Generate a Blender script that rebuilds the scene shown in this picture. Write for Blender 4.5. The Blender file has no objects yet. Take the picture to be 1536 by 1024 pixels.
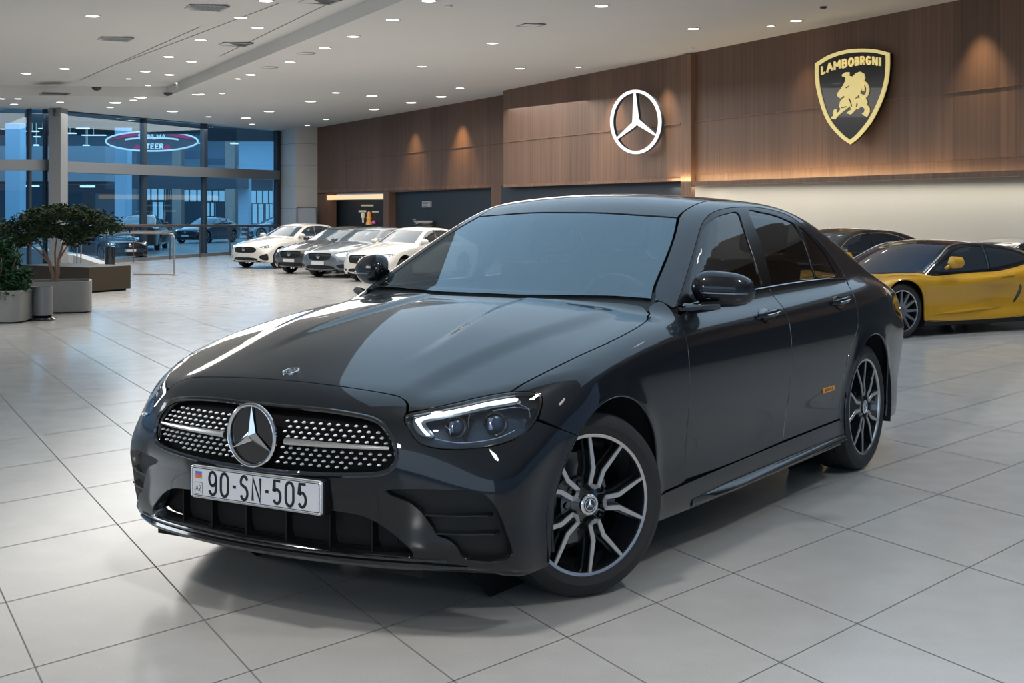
import bpy, bmesh, math, random
import numpy as np
from mathutils import Vector, Matrix
from mathutils.geometry import delaunay_2d_cdt
random.seed(7)
SC=bpy.context.scene
COL=SC.collection
PI=math.pi
# ---------------------------------------------------------------- materials
def nmat(name):
    m=bpy.data.materials.new(name); m.use_nodes=True
    nt=m.node_tree; nt.nodes.clear()
    return m,nt,nt.nodes.new('ShaderNodeOutputMaterial')
def pbr(name,col,rough=.5,metal=0,coat=0,coat_r=.03,spec=.5,emit=None,es=1,bump=0,bscale=200,alpha=None,noise=0,nscale=8):
    m,nt,out=nmat(name)
    b=nt.nodes.new('ShaderNodeBsdfPrincipled')
    b.inputs['Base Color'].default_value=(*col,1)
    b.inputs['Roughness'].default_value=rough
    b.inputs['Metallic'].default_value=metal
    b.inputs['Coat Weight'].default_value=coat
    b.inputs['Coat Roughness'].default_value=coat_r
    b.inputs['Specular IOR Level'].default_value=spec
    if emit:
        b.inputs['Emission Color'].default_value=(*emit,1); b.inputs['Emission Strength'].default_value=es
    tc=nt.nodes.new('ShaderNodeTexCoord')
    n=nt.nodes.new('ShaderNodeTexNoise'); n.inputs['Scale'].default_value=nscale; n.inputs['Detail'].default_value=4
    nt.links.new(tc.outputs['Object'],n.inputs['Vector'])
    mix=nt.nodes.new('ShaderNodeMixRGB'); mix.blend_type='MULTIPLY'; mix.inputs[0].default_value=noise if noise else .04
    mix.inputs[1].default_value=(*col,1)
    nt.links.new(n.outputs['Fac'],mix.inputs[2]); nt.links.new(mix.outputs[0],b.inputs['Base Color'])
    if bump:
        n2=nt.nodes.new('ShaderNodeTexNoise'); n2.inputs['Scale'].default_value=bscale
        nt.links.new(tc.outputs['Object'],n2.inputs['Vector'])
        bp=nt.nodes.new('ShaderNodeBump'); bp.inputs['Strength'].default_value=bump; bp.inputs['Distance'].default_value=.002
        nt.links.new(n2.outputs['Fac'],bp.inputs['Height']); nt.links.new(bp.outputs[0],b.inputs['Normal'])
    nt.links.new(b.outputs[0],out.inputs[0])
    return m
def glassy(name,tint,refl=.04,ior=1.5,rough=.0,gcol=(1,1,1)):
    """thin glass sheet: tinted see-through plus mirror reflection by angle"""
    m,nt,out=nmat(name)
    t=nt.nodes.new('ShaderNodeBsdfTransparent'); t.inputs[0].default_value=(*tint,1)
    g=nt.nodes.new('ShaderNodeBsdfGlossy'); g.inputs['Roughness'].default_value=rough; g.inputs[0].default_value=(*gcol,1)
    f=nt.nodes.new('ShaderNodeLayerWeight'); f.inputs[0].default_value=.5
    pw=nt.nodes.new('ShaderNodeMath'); pw.operation='POWER'; pw.inputs[1].default_value=5; nt.links.new(f.outputs['Facing'],pw.inputs[0])
    f0=((ior-1)/(ior+1))**2+refl
    ad=nt.nodes.new('ShaderNodeMath'); ad.operation='MULTIPLY_ADD'; ad.use_clamp=True; ad.inputs[1].default_value=1-f0; ad.inputs[2].default_value=f0
    nt.links.new(pw.outputs[0],ad.inputs[0])
    mx=nt.nodes.new('ShaderNodeMixShader')
    nt.links.new(ad.outputs[0],mx.inputs[0]); nt.links.new(t.outputs[0],mx.inputs[1]); nt.links.new(g.outputs[0],mx.inputs[2])
    nt.links.new(mx.outputs[0],out.inputs[0])
    return m
def emis(name,col,s):
    m,nt,out=nmat(name); e=nt.nodes.new('ShaderNodeEmission'); e.inputs[0].default_value=(*col,1); e.inputs[1].default_value=s
    nt.links.new(e.outputs[0],out.inputs[0]); return m
# ---------------------------------------------------------------- objects
def empty(name,loc=(0,0,0),rz=0,parent=None,label=None,cat=None,group=None):
    o=bpy.data.objects.new(name,None); COL.objects.link(o); o.empty_display_size=.1
    o.location=loc; o.rotation_euler=(0,0,rz)
    if parent: o.parent=parent
    return tag(o,label,cat,group)
def tag(o,label=None,cat=None,group=None,kind=None):
    if label: o['label']=label
    if cat: o['category']=cat
    if group: o['group']=group
    if kind: o['kind']=kind
    return o
def mobj(name,V,F,mat,parent=None,N=None,smooth=False,mats=None,mi=None,auto=None):
    me=bpy.data.meshes.new(name); me.from_pydata([tuple(map(float,v)) for v in V],[],[tuple(map(int,f)) for f in F])
    for m in (mats or [mat]): me.materials.append(m)
    if mi is not None: me.polygons.foreach_set('material_index',list(map(int,mi)))
    if smooth or N is not None: me.polygons.foreach_set('use_smooth',[True]*len(me.polygons))
    me.update()
    if N is not None: me.normals_split_custom_set_from_vertices([tuple(map(float,n)) for n in N])
    elif auto is not None:
        bm=bmesh.new(); bm.from_mesh(me); bmesh.ops.recalc_face_normals(bm,faces=bm.faces)
        for e in bm.edges:
            e.smooth = not (len(e.link_faces)==2 and e.calc_face_angle(0)>auto)
        for f in bm.faces: f.smooth=True
        bm.to_mesh(me); bm.free()
    o=bpy.data.objects.new(name,me); COL.objects.link(o)
    if parent: o.parent=parent
    return o
class MB:
    """collects geometry for one mesh"""
    def __init__(s): s.V=[];s.F=[];s.M=[]
    def add(s,V,F,m=0,T=None):
        b=len(s.V)
        for v in V:
            v=Vector(v)
            if T is not None: v=T@v
            s.V.append(tuple(v))
        s.F+=[tuple(i+b for i in f) for f in F]; s.M+=[m]*len(F)
        return s
    def box(s,x0,x1,y0,y1,z0,z1,m=0,T=None,bev=0):
        if bev:
            bm=bmesh.new(); bmesh.ops.create_cube(bm,size=1)
            for v in bm.verts: v.co=Vector(((x0+x1)/2+v.co.x*(x1-x0),(y0+y1)/2+v.co.y*(y1-y0),(z0+z1)/2+v.co.z*(z1-z0)))
            bmesh.ops.bevel(bm,geom=bm.edges[:],offset=bev,segments=2,profile=.5,affect='EDGES')
            bm.verts.index_update()
            return s.add([v.co for v in bm.verts],[[v.index for v in f.verts] for f in bm.faces],m,T)
        V=[(x,y,z) for x in (x0,x1) for y in (y0,y1) for z in (z0,z1)]
        return s.add(V,[(0,1,3,2),(4,6,7,5),(0,4,5,1),(2,3,7,6),(0,2,6,4),(1,5,7,3)],m,T)
    def lathe(s,prof,n=48,m=0,T=None,axis='y',close=False,a0=0,a1=2*PI):
        """prof: list of (r, h); spins about axis"""
        full=abs(a1-a0-2*PI)<1e-6; k=n if full else n+1
        V=[];F=[]
        for i in range(k):
            a=a0+(a1-a0)*i/n; c,sn=math.cos(a),math.sin(a)
            for r,h in prof:
                V.append((r*c,h,r*sn) if axis=='y' else (r*c,r*sn,h) if axis=='z' else (h,r*c,r*sn))
        p=len(prof)
        for i in range(n):
            j=(i+1)%k
            for q in range(p-1+(1 if close else 0)):
                q2=(q+1)%p
                F.append((i*p+q,i*p+q2,j*p+q2,j*p+q))
        return s.add(V,F,m,T)
    def tube(s,pts,r,n=8,m=0,T=None,closed=False,cap=True,sy=1.0):
        pts=[Vector(p) for p in pts]; k=len(pts); V=[];F=[]
        rr=r if isinstance(r,(list,tuple)) else [r]*k
        up=Vector((0,0,1)); prev=None
        for i,p in enumerate(pts):
            a=pts[(i+1)%k] if (i<k-1 or closed) else p; b=pts[i-1] if (i>0 or closed) else p
            t=(a-b); t=t.normalized() if t.length>1e-9 else Vector((1,0,0))
            if prev is None:
                n1=t.orthogonal().normalized() if abs(t.dot(up))>.95 else (up-t*up.dot(t)).normalized()
            else:
                n1=(prev-t*prev.dot(t)); n1=n1.normalized() if n1.length>1e-6 else t.orthogonal().normalized()
            prev=n1; n2=t.cross(n1)
            for j in range(n):
                an=2*PI*j/n
                V.append(tuple(p+n1*(rr[i]*math.cos(an))+n2*(rr[i]*sy*math.sin(an))))
        for i in range(k-1+(1 if closed else 0)):
            i2=(i+1)%k
            for j in range(n):
                j2=(j+1)%n
                F.append((i*n+j,i*n+j2,i2*n+j2,i2*n+j))
        if cap and not closed:
            F.append(tuple(range(n-1,-1,-1))); F.append(tuple((k-1)*n+j for j in range(n)))
        return s.add(V,F,m,T)
    def prism(s,poly,h0,h1,m=0,T=None,side=None):
        """poly in xy extruded h0..h1 in z"""
        n=len(poly)
        V=[(x,y,h0) for x,y in poly]+[(x,y,h1) for x,y in poly]
        s.add(V,[tuple(range(n))[::-1],tuple(range(n,2*n))]+[],m,T)
        b=len(s.V)-2*n
        for i in range(n):
            j=(i+1)%n
            s.F.append((b+i,b+j,b+n+j,b+n+i)); s.M.append(m if side is None else side)
        return s
    def build(s,name,mats,parent=None,auto=.6,smooth=False):
        if not isinstance(mats,(list,tuple)): mats=[mats]
        return mobj(name,s.V,s.F,None,parent,mats=mats,mi=s.M,auto=auto)
# ---------------------------------------------------------------- splines
def spl(xs,ys):
    xs=np.array(xs,float);ys=np.array(ys,float)
    if xs[0]>xs[-1]: xs=xs[::-1];ys=ys[::-1]
    n=len(xs);h=np.diff(xs);d=np.diff(ys)/h
    A=np.zeros((n,n));b=np.zeros(n);A[0,0]=A[-1,-1]=1
    for i in range(1,n-1):
        A[i,i-1]=h[i-1];A[i,i]=2*(h[i-1]+h[i]);A[i,i+1]=h[i];b[i]=6*(d[i]-d[i-1])
    M=np.linalg.solve(A,b)
    def f(x):
        x=np.asarray(x,float);xc=np.clip(x,xs[0],xs[-1])
        i=np.clip(np.searchsorted(xs,xc)-1,0,n-2)
        hi=h[i];a=(xs[i+1]-xc);c=(xc-xs[i])
        v=M[i]*a**3/(6*hi)+M[i+1]*c**3/(6*hi)+(ys[i]/hi-M[i]*hi/6)*a+(ys[i+1]/hi-M[i+1]*hi/6)*c
        s0=d[0]-h[0]*M[1]/6; s1=d[-1]+h[-1]*M[-2]/6
        return v+np.where(x<xs[0],(x-xs[0])*s0,0)+np.where(x>xs[-1],(x-xs[-1])*s1,0)
    return f
def smax(a,b,r):
    h=np.maximum(r-np.abs(a-b),0)/r
    return np.maximum(a,b)+h**3*r/6
def smin(a,b,r): return -smax(-a,-b,r)
def ss(a,b,x):
    t=np.clip((x-a)/(b-a),0,1);return t*t*(3-2*t)
def crom(pts,step=.01,closed=True,corners=()):
    """Catmull-Rom through 2D/3D points; indices in corners stay sharp"""
    P=[np.array(p,float) for p in pts]; n=len(P); out=[]
    m=n if closed else n-1
    for i in range(m):
        p1=P[i];p2=P[(i+1)%n]
        p0=P[i-1] if (closed or i>0) and i not in corners else p1*2-p2
        p3=P[(i+2)%n] if (closed or i+2<n) and (i+1)%n not in corners else p2*2-p1
        L=np.linalg.norm(p2-p1); k=max(1,int(math.ceil(L/step)))
        # centripetal-ish: limit tangents
        t1=(p2-p0)*.5;t2=(p3-p1)*.5
        for t in (0,):
            l1=np.linalg.norm(t1);l2=np.linalg.norm(t2)
            if l1>L: t1=t1*(L/l1)
            if l2>L: t2=t2*(L/l2)
        for j in range(k):
            t=j/k
            out.append((2*t**3-3*t**2+1)*p1+(t**3-2*t**2+t)*t1+(-2*t**3+3*t**2)*p2+(t**3-t**2)*t2)
    if not closed: out.append(P[-1])
    return np.array(out)
# ---------------------------------------------------------------- surface panels
class Dom:
    """maps a body surface to 2D and lifts 2D points back on to it"""
    def __init__(s,fn,kind,c=(0,0),rmax=1.7,sign=1):
        s.fn=fn;s.kind=kind;s.c=c;s.rmax=rmax;s.sign=sign
    def to2(s,P):
        P=np.asarray(P,float)
        for _ in range(4):          # slide the point on to the surface first
            v=s.fn(P[:,0],P[:,1],P[:,2]); P=P-grad(s.fn,P)*np.clip(v,-.03,.03)[:,None]*.9
        if s.kind=='lon': return np.stack([P[:,0],np.arctan2(P[:,1],P[:,2]-s.c[1])*.85],-1)
        return np.stack([np.arctan2(P[:,1],s.sign*(P[:,0]-s.c[0]))*.85,P[:,2]],-1)
    def lift(s,Q):
        Q=np.asarray(Q,float)
        if s.kind=='lon':
            a=Q[:,1]/.85; o=np.stack([Q[:,0],0*a,0*a+s.c[1]],-1); d=np.stack([0*a,np.sin(a),np.cos(a)],-1)
        else:
            a=Q[:,0]/.85; o=np.stack([0*a+s.c[0],0*a,Q[:,1]],-1); d=np.stack([s.sign*np.cos(a),np.sin(a),0*a],-1)
        rs=np.arange(s.rmax,.02,-.02)
        p=o[:,None,:]+d[:,None,:]*rs[None,:,None]
        v=s.fn(p[...,0],p[...,1],p[...,2])<0
        i=np.argmax(v,1); bad=~v.any(1)
        hi=rs[i]+.02;lo=rs[i].copy()
        for _ in range(18):
            md=(hi+lo)/2; q=o+d*md[:,None]
            ins=s.fn(q[:,0],q[:,1],q[:,2])<0
            lo=np.where(ins,md,lo);hi=np.where(ins,hi,md)
        r=(hi+lo)/2; r=np.where(bad,.05,r)
        P=o+d*r[:,None]
        return P,grad(s.fn,P)
def grad(fn,P,e=2e-3):
    x,y,z=P[:,0],P[:,1],P[:,2]
    n=np.stack([fn(x+e,y,z)-fn(x-e,y,z),fn(x,y+e,z)-fn(x,y-e,z),fn(x,y,z+e)-fn(x,y,z-e)],-1)
    return n/(np.linalg.norm(n,axis=1,keepdims=True)+1e-12)
def inpoly(Q,poly):
    x,y=Q[:,0],Q[:,1]; r=np.zeros(len(Q),bool); n=len(poly)
    for i in range(n):
        x1,y1=poly[i];x2,y2=poly[(i+1)%n]
        c=((y1>y)!=(y2>y))
        with np.errstate(divide='ignore',invalid='ignore'):
            xi=(x2-x1)*(y-y1)/(y2-y1+1e-15)+x1
        r^=c&(x<xi)
    return r
def pdist(Q,poly):
    d=np.full(len(Q),9.)
    n=len(poly)
    for i in range(n):
        a=poly[i];b=poly[(i+1)%n];ab=b-a;L=ab@ab+1e-15
        t=np.clip(((Q-a)@ab)/L,0,1)
        d=np.minimum(d,np.linalg.norm(Q-(a+t[:,None]*ab),axis=1))
    return d
def area(p): return .5*np.sum(p[:,0]*np.roll(p[:,1],-1)-np.roll(p[:,0],-1)*p[:,1])
def inset(p,d):
    if d==0: return p
    sg=1 if area(p)>0 else -1
    e=np.roll(p,-1,0)-np.roll(p,1,0); e/=np.linalg.norm(e,axis=1,keepdims=True)+1e-12
    return p+sg*d*np.stack([-e[:,1],e[:,0]],-1)
def resample(p,step):
    keep=[p[0]]
    for q in p[1:]:
        if np.linalg.norm(q-keep[-1])>step*.5: keep.append(q)
    if np.linalg.norm(keep[-1]-keep[0])<step*.5 and len(keep)>3: keep.pop()
    return np.array(keep)
def panel(name,dom,outer,mat,parent=None,holes=(),s=.025,off=0.,lip=.012,hlip=None,gap=.0018,bs=.010,flip=False,
          corners=None,as2d=False,curve=True,disp=None,lipmat=None):
    """panel on the body surface bounded by `outer` (3D points near the surface), with holes"""
    def prep(o,g,cn):
        q=np.asarray(o,float) if as2d else dom.to2(np.asarray(o,float))
        if flip: q=q*np.array([1,-1]) if dom.kind=='lon' else q*np.array([-1,1])
        q=crom(q,bs,True,cn if curve else range(len(q)))
        return inset(resample(q,bs),g)
    hs=[]; cs=[]
    for h in holes:
        if isinstance(h,tuple) and isinstance(h[0],str): pass
    po=prep(outer,gap,corners if corners is not None else ())
    hs=[prep(h,-gap,()) for h in holes]
    mn=po.min(0);mx=po.max(0)
    xs=np.arange(mn[0]+s*.5,mx[0],s); ys=np.arange(mn[1]+s*.5,mx[1],s*.87)
    g=np.array([(x+(s*.5 if k%2 else 0),y) for k,y in enumerate(ys) for x in xs]) if len(xs) and len(ys) else np.zeros((0,2))
    if len(g):
        ok=inpoly(g,po)
        g=g[ok]
    if len(g):
        ok=pdist(g,po)>s*.45
        for h in hs: ok&=~inpoly(g,h); ok&=pdist(g,h)>s*.45
        g=g[ok]
    pts=[po]+hs; cons=[];b=0
    for p in pts:
        n=len(p); cons+=[(b+i,b+(i+1)%n) for i in range(n)]; b+=n
    allp=np.concatenate(pts+[g]) if len(g) else np.concatenate(pts)
    r=delaunay_2d_cdt([Vector((float(a),float(c))) for a,c in allp],cons,[],0,1e-7)
    V2=np.array([(v.x,v.y) for v in r[0]]); F=np.array([f for f in r[2] if len(f)==3])
    cen=V2[F].mean(1); ok=inpoly(cen,po)
    for h in hs: ok&=~inpoly(cen,h)
    F=F[ok]
    used=np.unique(F); mp=-np.ones(len(V2),int); mp[used]=np.arange(len(used)); V2=V2[used]; F=mp[F]
    P,N=dom.lift(V2)
    if disp is not None: P=P+N*disp(P)[:,None]
    P=P-N*off
    a,b2,c=P[F[:,0]],P[F[:,1]],P[F[:,2]]
    fn=np.cross(b2-a,c-a); dt=(fn*N[F[:,0]]).sum(1)
    F[dt<0]=F[dt<0][:,::-1]
    if lip:
        from collections import defaultdict
        E={}
        for t in F:
            for i in range(3):
                e=(int(t[i]),int(t[(i+1)%3])); E[e]=1
        bd=[e for e in E if (e[1],e[0]) not in E]
        hsets=None
        depth={}
        if hlip is not None and hs:
            bv=list({v for e in bd for v in e}); dd=np.full(len(bv),9.)
            for h in hs: dd=np.minimum(dd,pdist(V2[bv],h))
            for v,d_ in zip(bv,dd): depth[v]=hlip if d_<1e-4 else lip
        # outward direction at boundary verts
        ow=defaultdict(lambda: np.zeros(3))
        for (i,j) in bd:
            t=P[j]-P[i]; o_=np.cross(t,N[i]); o_/=np.linalg.norm(o_)+1e-12
            ow[i]+=o_;ow[j]+=o_
        idx={};VV=list(P);NN=list(N)
        for v in ow:
            o_=ow[v]/(np.linalg.norm(ow[v])+1e-12)
            idx[v]=len(VV); d_=depth.get(v,lip)
            VV.append(P[v]); n1=N[v]*.5+o_; NN.append(n1/np.linalg.norm(n1))
            VV.append(P[v]-N[v]*d_); NN.append(o_)
        FF=[tuple(t) for t in F]
        for (i,j) in bd: FF.append((idx[j],idx[i],idx[i]+1,idx[j]+1))
        P,N,F=np.array(VV),np.array(NN),FF
    if lipmat is not None and lip: return mobj(name,P,F,mat,parent,N=N,mats=[mat,lipmat],mi=[0 if len(f)==3 else 1 for f in F])
    return mobj(name,P,F,mat,parent,N=N)
def circ(cx,cz,r,a0,a1,n,y=.9,rx=None):
    return [(cx+(rx or r)*math.cos(math.radians(a0+(a1-a0)*i/n)),y,cz+r*math.sin(math.radians(a0+(a1-a0)*i/n))) for i in range(n+1)]
def ribbon(pts,w,z=0,t=.001):
    """flat stroke with rounded joints in xy; returns V,F"""
    pts=[Vector((p[0],p[1])) for p in pts]; V=[];F=[]
    n=len(pts)
    for i,p in enumerate(pts):
        a=pts[min(i+1,n-1)]-pts[max(i-1,0)]; a.normalize(); nn=Vector((-a.y,a.x))
        k=1.0
        if 0<i<n-1:
            d=(pts[i+1]-pts[i]).normalized(); c=abs(Vector((-d.y,d.x)).dot(nn)); k=min(1/max(c,.5),1.6)
        for sgn in (1,-1):
            q=p+nn*(w/2*k*sgn); V.append((q.x,q.y,z)); V.append((q.x,q.y,z+t))
    for i in range(n-1):
        a=i*4;b=a+4
        F+=[(a+1,a+3,b+3,b+1),(a,b,b+2,a+2),(a,a+1,b+1,b),(a+2,b+2,b+3,a+3)]
    F+=[(0,2,3,1),((n-1)*4,(n-1)*4+1,(n-1)*4+3,(n-1)*4+2)]
    return V,F
def arc2(cx,cy,rx,ry,a0,a1,n=10):
    return [(cx+rx*math.cos(math.radians(a0+(a1-a0)*i/n)),cy+ry*math.sin(math.radians(a0+(a1-a0)*i/n))) for i in range(n+1)]
# stroke glyphs in a 0..1 wide, 0..1 high box
GL={
'0':[arc2(.5,.72,.42,.28,0,180)+arc2(.5,.28,.42,.28,180,360)+[(.92,.72)]],
'9':[arc2(.5,.70,.42,.30,-10,350,20),[(.92,.70)]+[(.92,.3)]+arc2(.5,.28,.42,.28,0,-160)],
'5':[[(.88,1),(.2,1),(.15,.55)]+arc2(.48,.33,.42,.30,130,-150,14)],
'S':[arc2(.5,.74,.40,.26,20,200)+arc2(.5,.26,.40,.28,60,-160)],
'N':[[(.08,0),(.08,1),(.92,0),(.92,1)]],
'A':[[(0,0),(.5,1),(1,0)],[(.2,.35),(.8,.35)]],
'Z':[[(.05,1),(.95,1),(.05,0),(.95,0)]],
'-':[[(.1,.48),(.9,.48)]],
'L':[[(.1,1),(.1,0),(.9,0)]],
'M':[[(.05,0),(.05,1),(.5,.35),(.95,1),(.95,0)]],
'B':[[(.1,0),(.1,1),(.6,1),(.85,.87),(.85,.65),(.6,.53),(.1,.53)],[(.6,.53),(.9,.4),(.9,.13),(.6,0),(.1,0)]],
'O':[arc2(.5,.5,.45,.5,0,360,16)],
'R':[[(.1,0),(.1,1),(.6,1),(.88,.85),(.88,.65),(.6,.5),(.1,.5)],[(.5,.5),(.92,0)]],
'G':[arc2(.5,.5,.42,.5,45,345,14)+[(.92,.45),(.55,.45)]],
'I':[[(.5,0),(.5,1)]],
'T':[[(.0,1),(1,1)],[(.5,1),(.5,0)]],
'E':[[(.9,1),(.1,1),(.1,0),(.9,0)],[(.1,.52),(.8,.52)]],
'W':[[(0,1),(.25,0),(.5,.8),(.75,0),(1,1)]],
'H':[[(.1,0),(.1,1)],[(.9,0),(.9,1)],[(.1,.5),(.9,.5)]],
}
def word(mb,txt,x0,y0,w,h,gap,sw,m=0,T=None,widths=None,t=.001):
    x=x0
    for ch in txt:
        ww=w*(widths or {}).get(ch,1)
        if ch!=' ':
            for st in GL[ch]:
                V,F=ribbon([(x+px*ww,y0+py*h) for px,py in st],sw,0,t); mb.add(V,F,m,T)
        x+=ww+gap
    return x
# ---------------------------------------------------------------- shape of the black sedan
L=2.865
AZ=.350   # axle height in body axes
Pw=spl([-4.1,-3.9,-3.5,-3.1,-2.7,-2,-1,-.4,0,.35,.6,.85],[.735,.79,.868,.912,.928,.928,.926,.926,.924,.918,.90,.87])
Sz=spl([.15,.25,.4,.55,.68,.78,.86,.93,1.0],[-.055,-.032,-.028,-.012,-.001,-.002,-.012,-.03,-.06])
Fz=spl([.15,.22,.28,.36,.46,.56,.66,.74,.82],[.74,.795,.83,.838,.85,.855,.838,.80,.72])
Hz=spl([.9,.76,.6,.4,.1,-.2,-.5,-1,-2,-2.9,-3.4,-3.8,-4.1],[.70,.768,.820,.872,.935,.985,1.02,1.035,1.055,1.07,1.07,1.045,1.02])
Rz=spl([-.8,-1.3,-1.7,-2.1,-2.5,-2.9],[1.36,1.432,1.458,1.455,1.425,1.36])
def parts(x,y,z):
    y=np.abs(y)
    side=y-(Pw(x)+Sz(z)-.03*ss(.68,.84,z)*ss(-3.2,-3.8,x))
    for cx in (0,-L):
        r=np.hypot(x-cx,z-AZ)
        side=side-.012*np.exp(-((r-.375)/.045)**2)*(z>.1)
    front=(x-(Fz(z)-.25*y**2-(.16+.46*ss(.45,.80,z))*y**6))*.95
    crown=(.10+.09*ss(-3,-3.7,x))*y**2
    # bonnet creases
    y1=.50+.14*ss(.65,-.5,x)
    y2=.33-.09*ss(.35,-.45,x)
    fd=ss(-.62,-.45,x)
    crease=-.011*ss(-.05,.06,y-y1)*ss(.80,.55,x)*fd+.013*ss(-.035,.03,y-y2)*ss(.5,-.05,x)*fd
    top=(z-(Hz(x)-crown+crease))*.97
    rear=(-x-(4.06-.25*y**2-.3*np.minimum(y,1)**6-.12*ss(.75,.2,z)-.06*ss(.8,1.0,z)))*.95
    rear=smax(rear,-x-4.1,.02)
    lower=smax(side,top,.14)
    lower=smax(lower,front,.10)
    lower=smax(lower,rear,.12)
    lower=smax(lower,.18+.035*ss(.35,.7,x)-z,.035)
    w=(x-(-.42-(z-.98)*2.05-.25*(z-.98)**2-.42*y**2))*.44
    roof=(z-(Rz(x)-.12*y**2))*.97
    g=(y-(.838-.37*(z-.95)-.28*(z-.95)**2-.03*ss(-.9,-.3,x)-.06*ss(-2.4,-3.4,x)))*.9
    back=(-x-(2.72+(1.38-z)*2.35+.0-.22*y**2))*.40
    gh=smax(w,roof,.12)
    gh=smax(gh,back,.14)
    gh=smax(gh,g,.09)
    gh=smax(gh,.9-z,.02)
    return lower,gh
def body(x,y,z):
    l,g=parts(x,y,z)
    return smin(l,g,.05)
# ---------------------------------------------------------------- materials of the cars
def paint(name,col,metal=.5,rough=.32,coat=1.0):
    m,nt,out=nmat(name)
    b=nt.nodes.new('ShaderNodeBsdfPrincipled')
    tc=nt.nodes.new('ShaderNodeTexCoord'); v=nt.nodes.new('ShaderNodeTexVoronoi'); v.inputs['Scale'].default_value=900
    nt.links.new(tc.outputs['Object'],v.inputs['Vector'])
    mx=nt.nodes.new('ShaderNodeMixRGB'); mx.blend_type='MULTIPLY'; mx.inputs[0].default_value=.35; mx.inputs[1].default_value=(*col,1)
    nt.links.new(v.outputs['Color'],mx.inputs[2]); nt.links.new(mx.outputs[0],b.inputs['Base Color'])
    b.inputs['Metallic'].default_value=metal; b.inputs['Roughness'].default_value=rough
    b.inputs['Coat Weight'].default_value=coat; b.inputs['Coat Roughness'].default_value=.02; b.inputs['Specular IOR Level'].default_value=.12
    nt.links.new(b.outputs[0],out.inputs[0]); return m
M_paint=paint('black_metallic_paint',(.0040,.0068,.011),.20,.36,.9)
M_pblack=pbr('satin_black_plastic',(.007,.008,.009),.45,spec=.3)
M_gloss=pbr('gloss_black_trim',(.008,.009,.010),.12,coat=1)
M_matte=pbr('matte_black_liner',(.006,.006,.007),.9)
M_grille=pbr('grille_black',(.003,.003,.004),.6,spec=.12)
M_frit=pbr('black_glass_print',(.003,.003,.003),.95,spec=0)
M_pillar=pbr('pillar_black',(.006,.006,.007),.22,spec=.3)
M_rubber=pbr('tyre_rubber',(.013,.013,.014),.62,bump=.3,bscale=120)
M_stud=pbr('chrome_stud',(.92,.92,.92),.5,.5)
M_chrome=pbr('polished_chrome',(.75,.76,.78),.12,1)
M_satin=pbr('machined_aluminium',(.62,.61,.60),.28,1)
M_rimblk=pbr('black_rim_enamel',(.010,.011,.013),.2,coat=1)
M_steel=pbr('brake_steel',(.30,.29,.28),.35,.9)
M_plate=pbr('plate_white',(.74,.75,.78),.35)
M_ink=pbr('plate_black_ink',(.01,.01,.012),.4)
M_wsglass=glassy('windscreen_glass',(.62,.70,.74),.16,1.5,gcol=(.74,.90,1))
M_sdglass=glassy('privacy_side_glass',(.20,.21,.22),.03,1.5)
M_lens=glassy('headlamp_lens',(.78,.84,.9),.02,1.5)
M_seat=pbr('seat_leather_black',(.02,.02,.022),.5)
M_dash=pbr('dashboard_grey',(.035,.037,.04),.6)
M_drl=emis('daytime_running_light',(.93,.97,1),4)
M_lamp=pbr('lamp_reflector',(.35,.38,.42),.15,1)
M_lampdk=pbr('lamp_housing_dark',(.030,.055,.090),.30,.3)
M_tail=pbr('tail_lamp_red',(.25,.02,.01),.15,coat=1)
M_amber=pbr('amber_badge',(.75,.33,.02),.35)
M_flagb=pbr('flag_blue',(.03,.25,.6),.4);M_flagr=pbr('flag_red',(.7,.12,.15),.4);M_flago=pbr('flag_orange_brown',(.6,.25,.06),.4)

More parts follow.
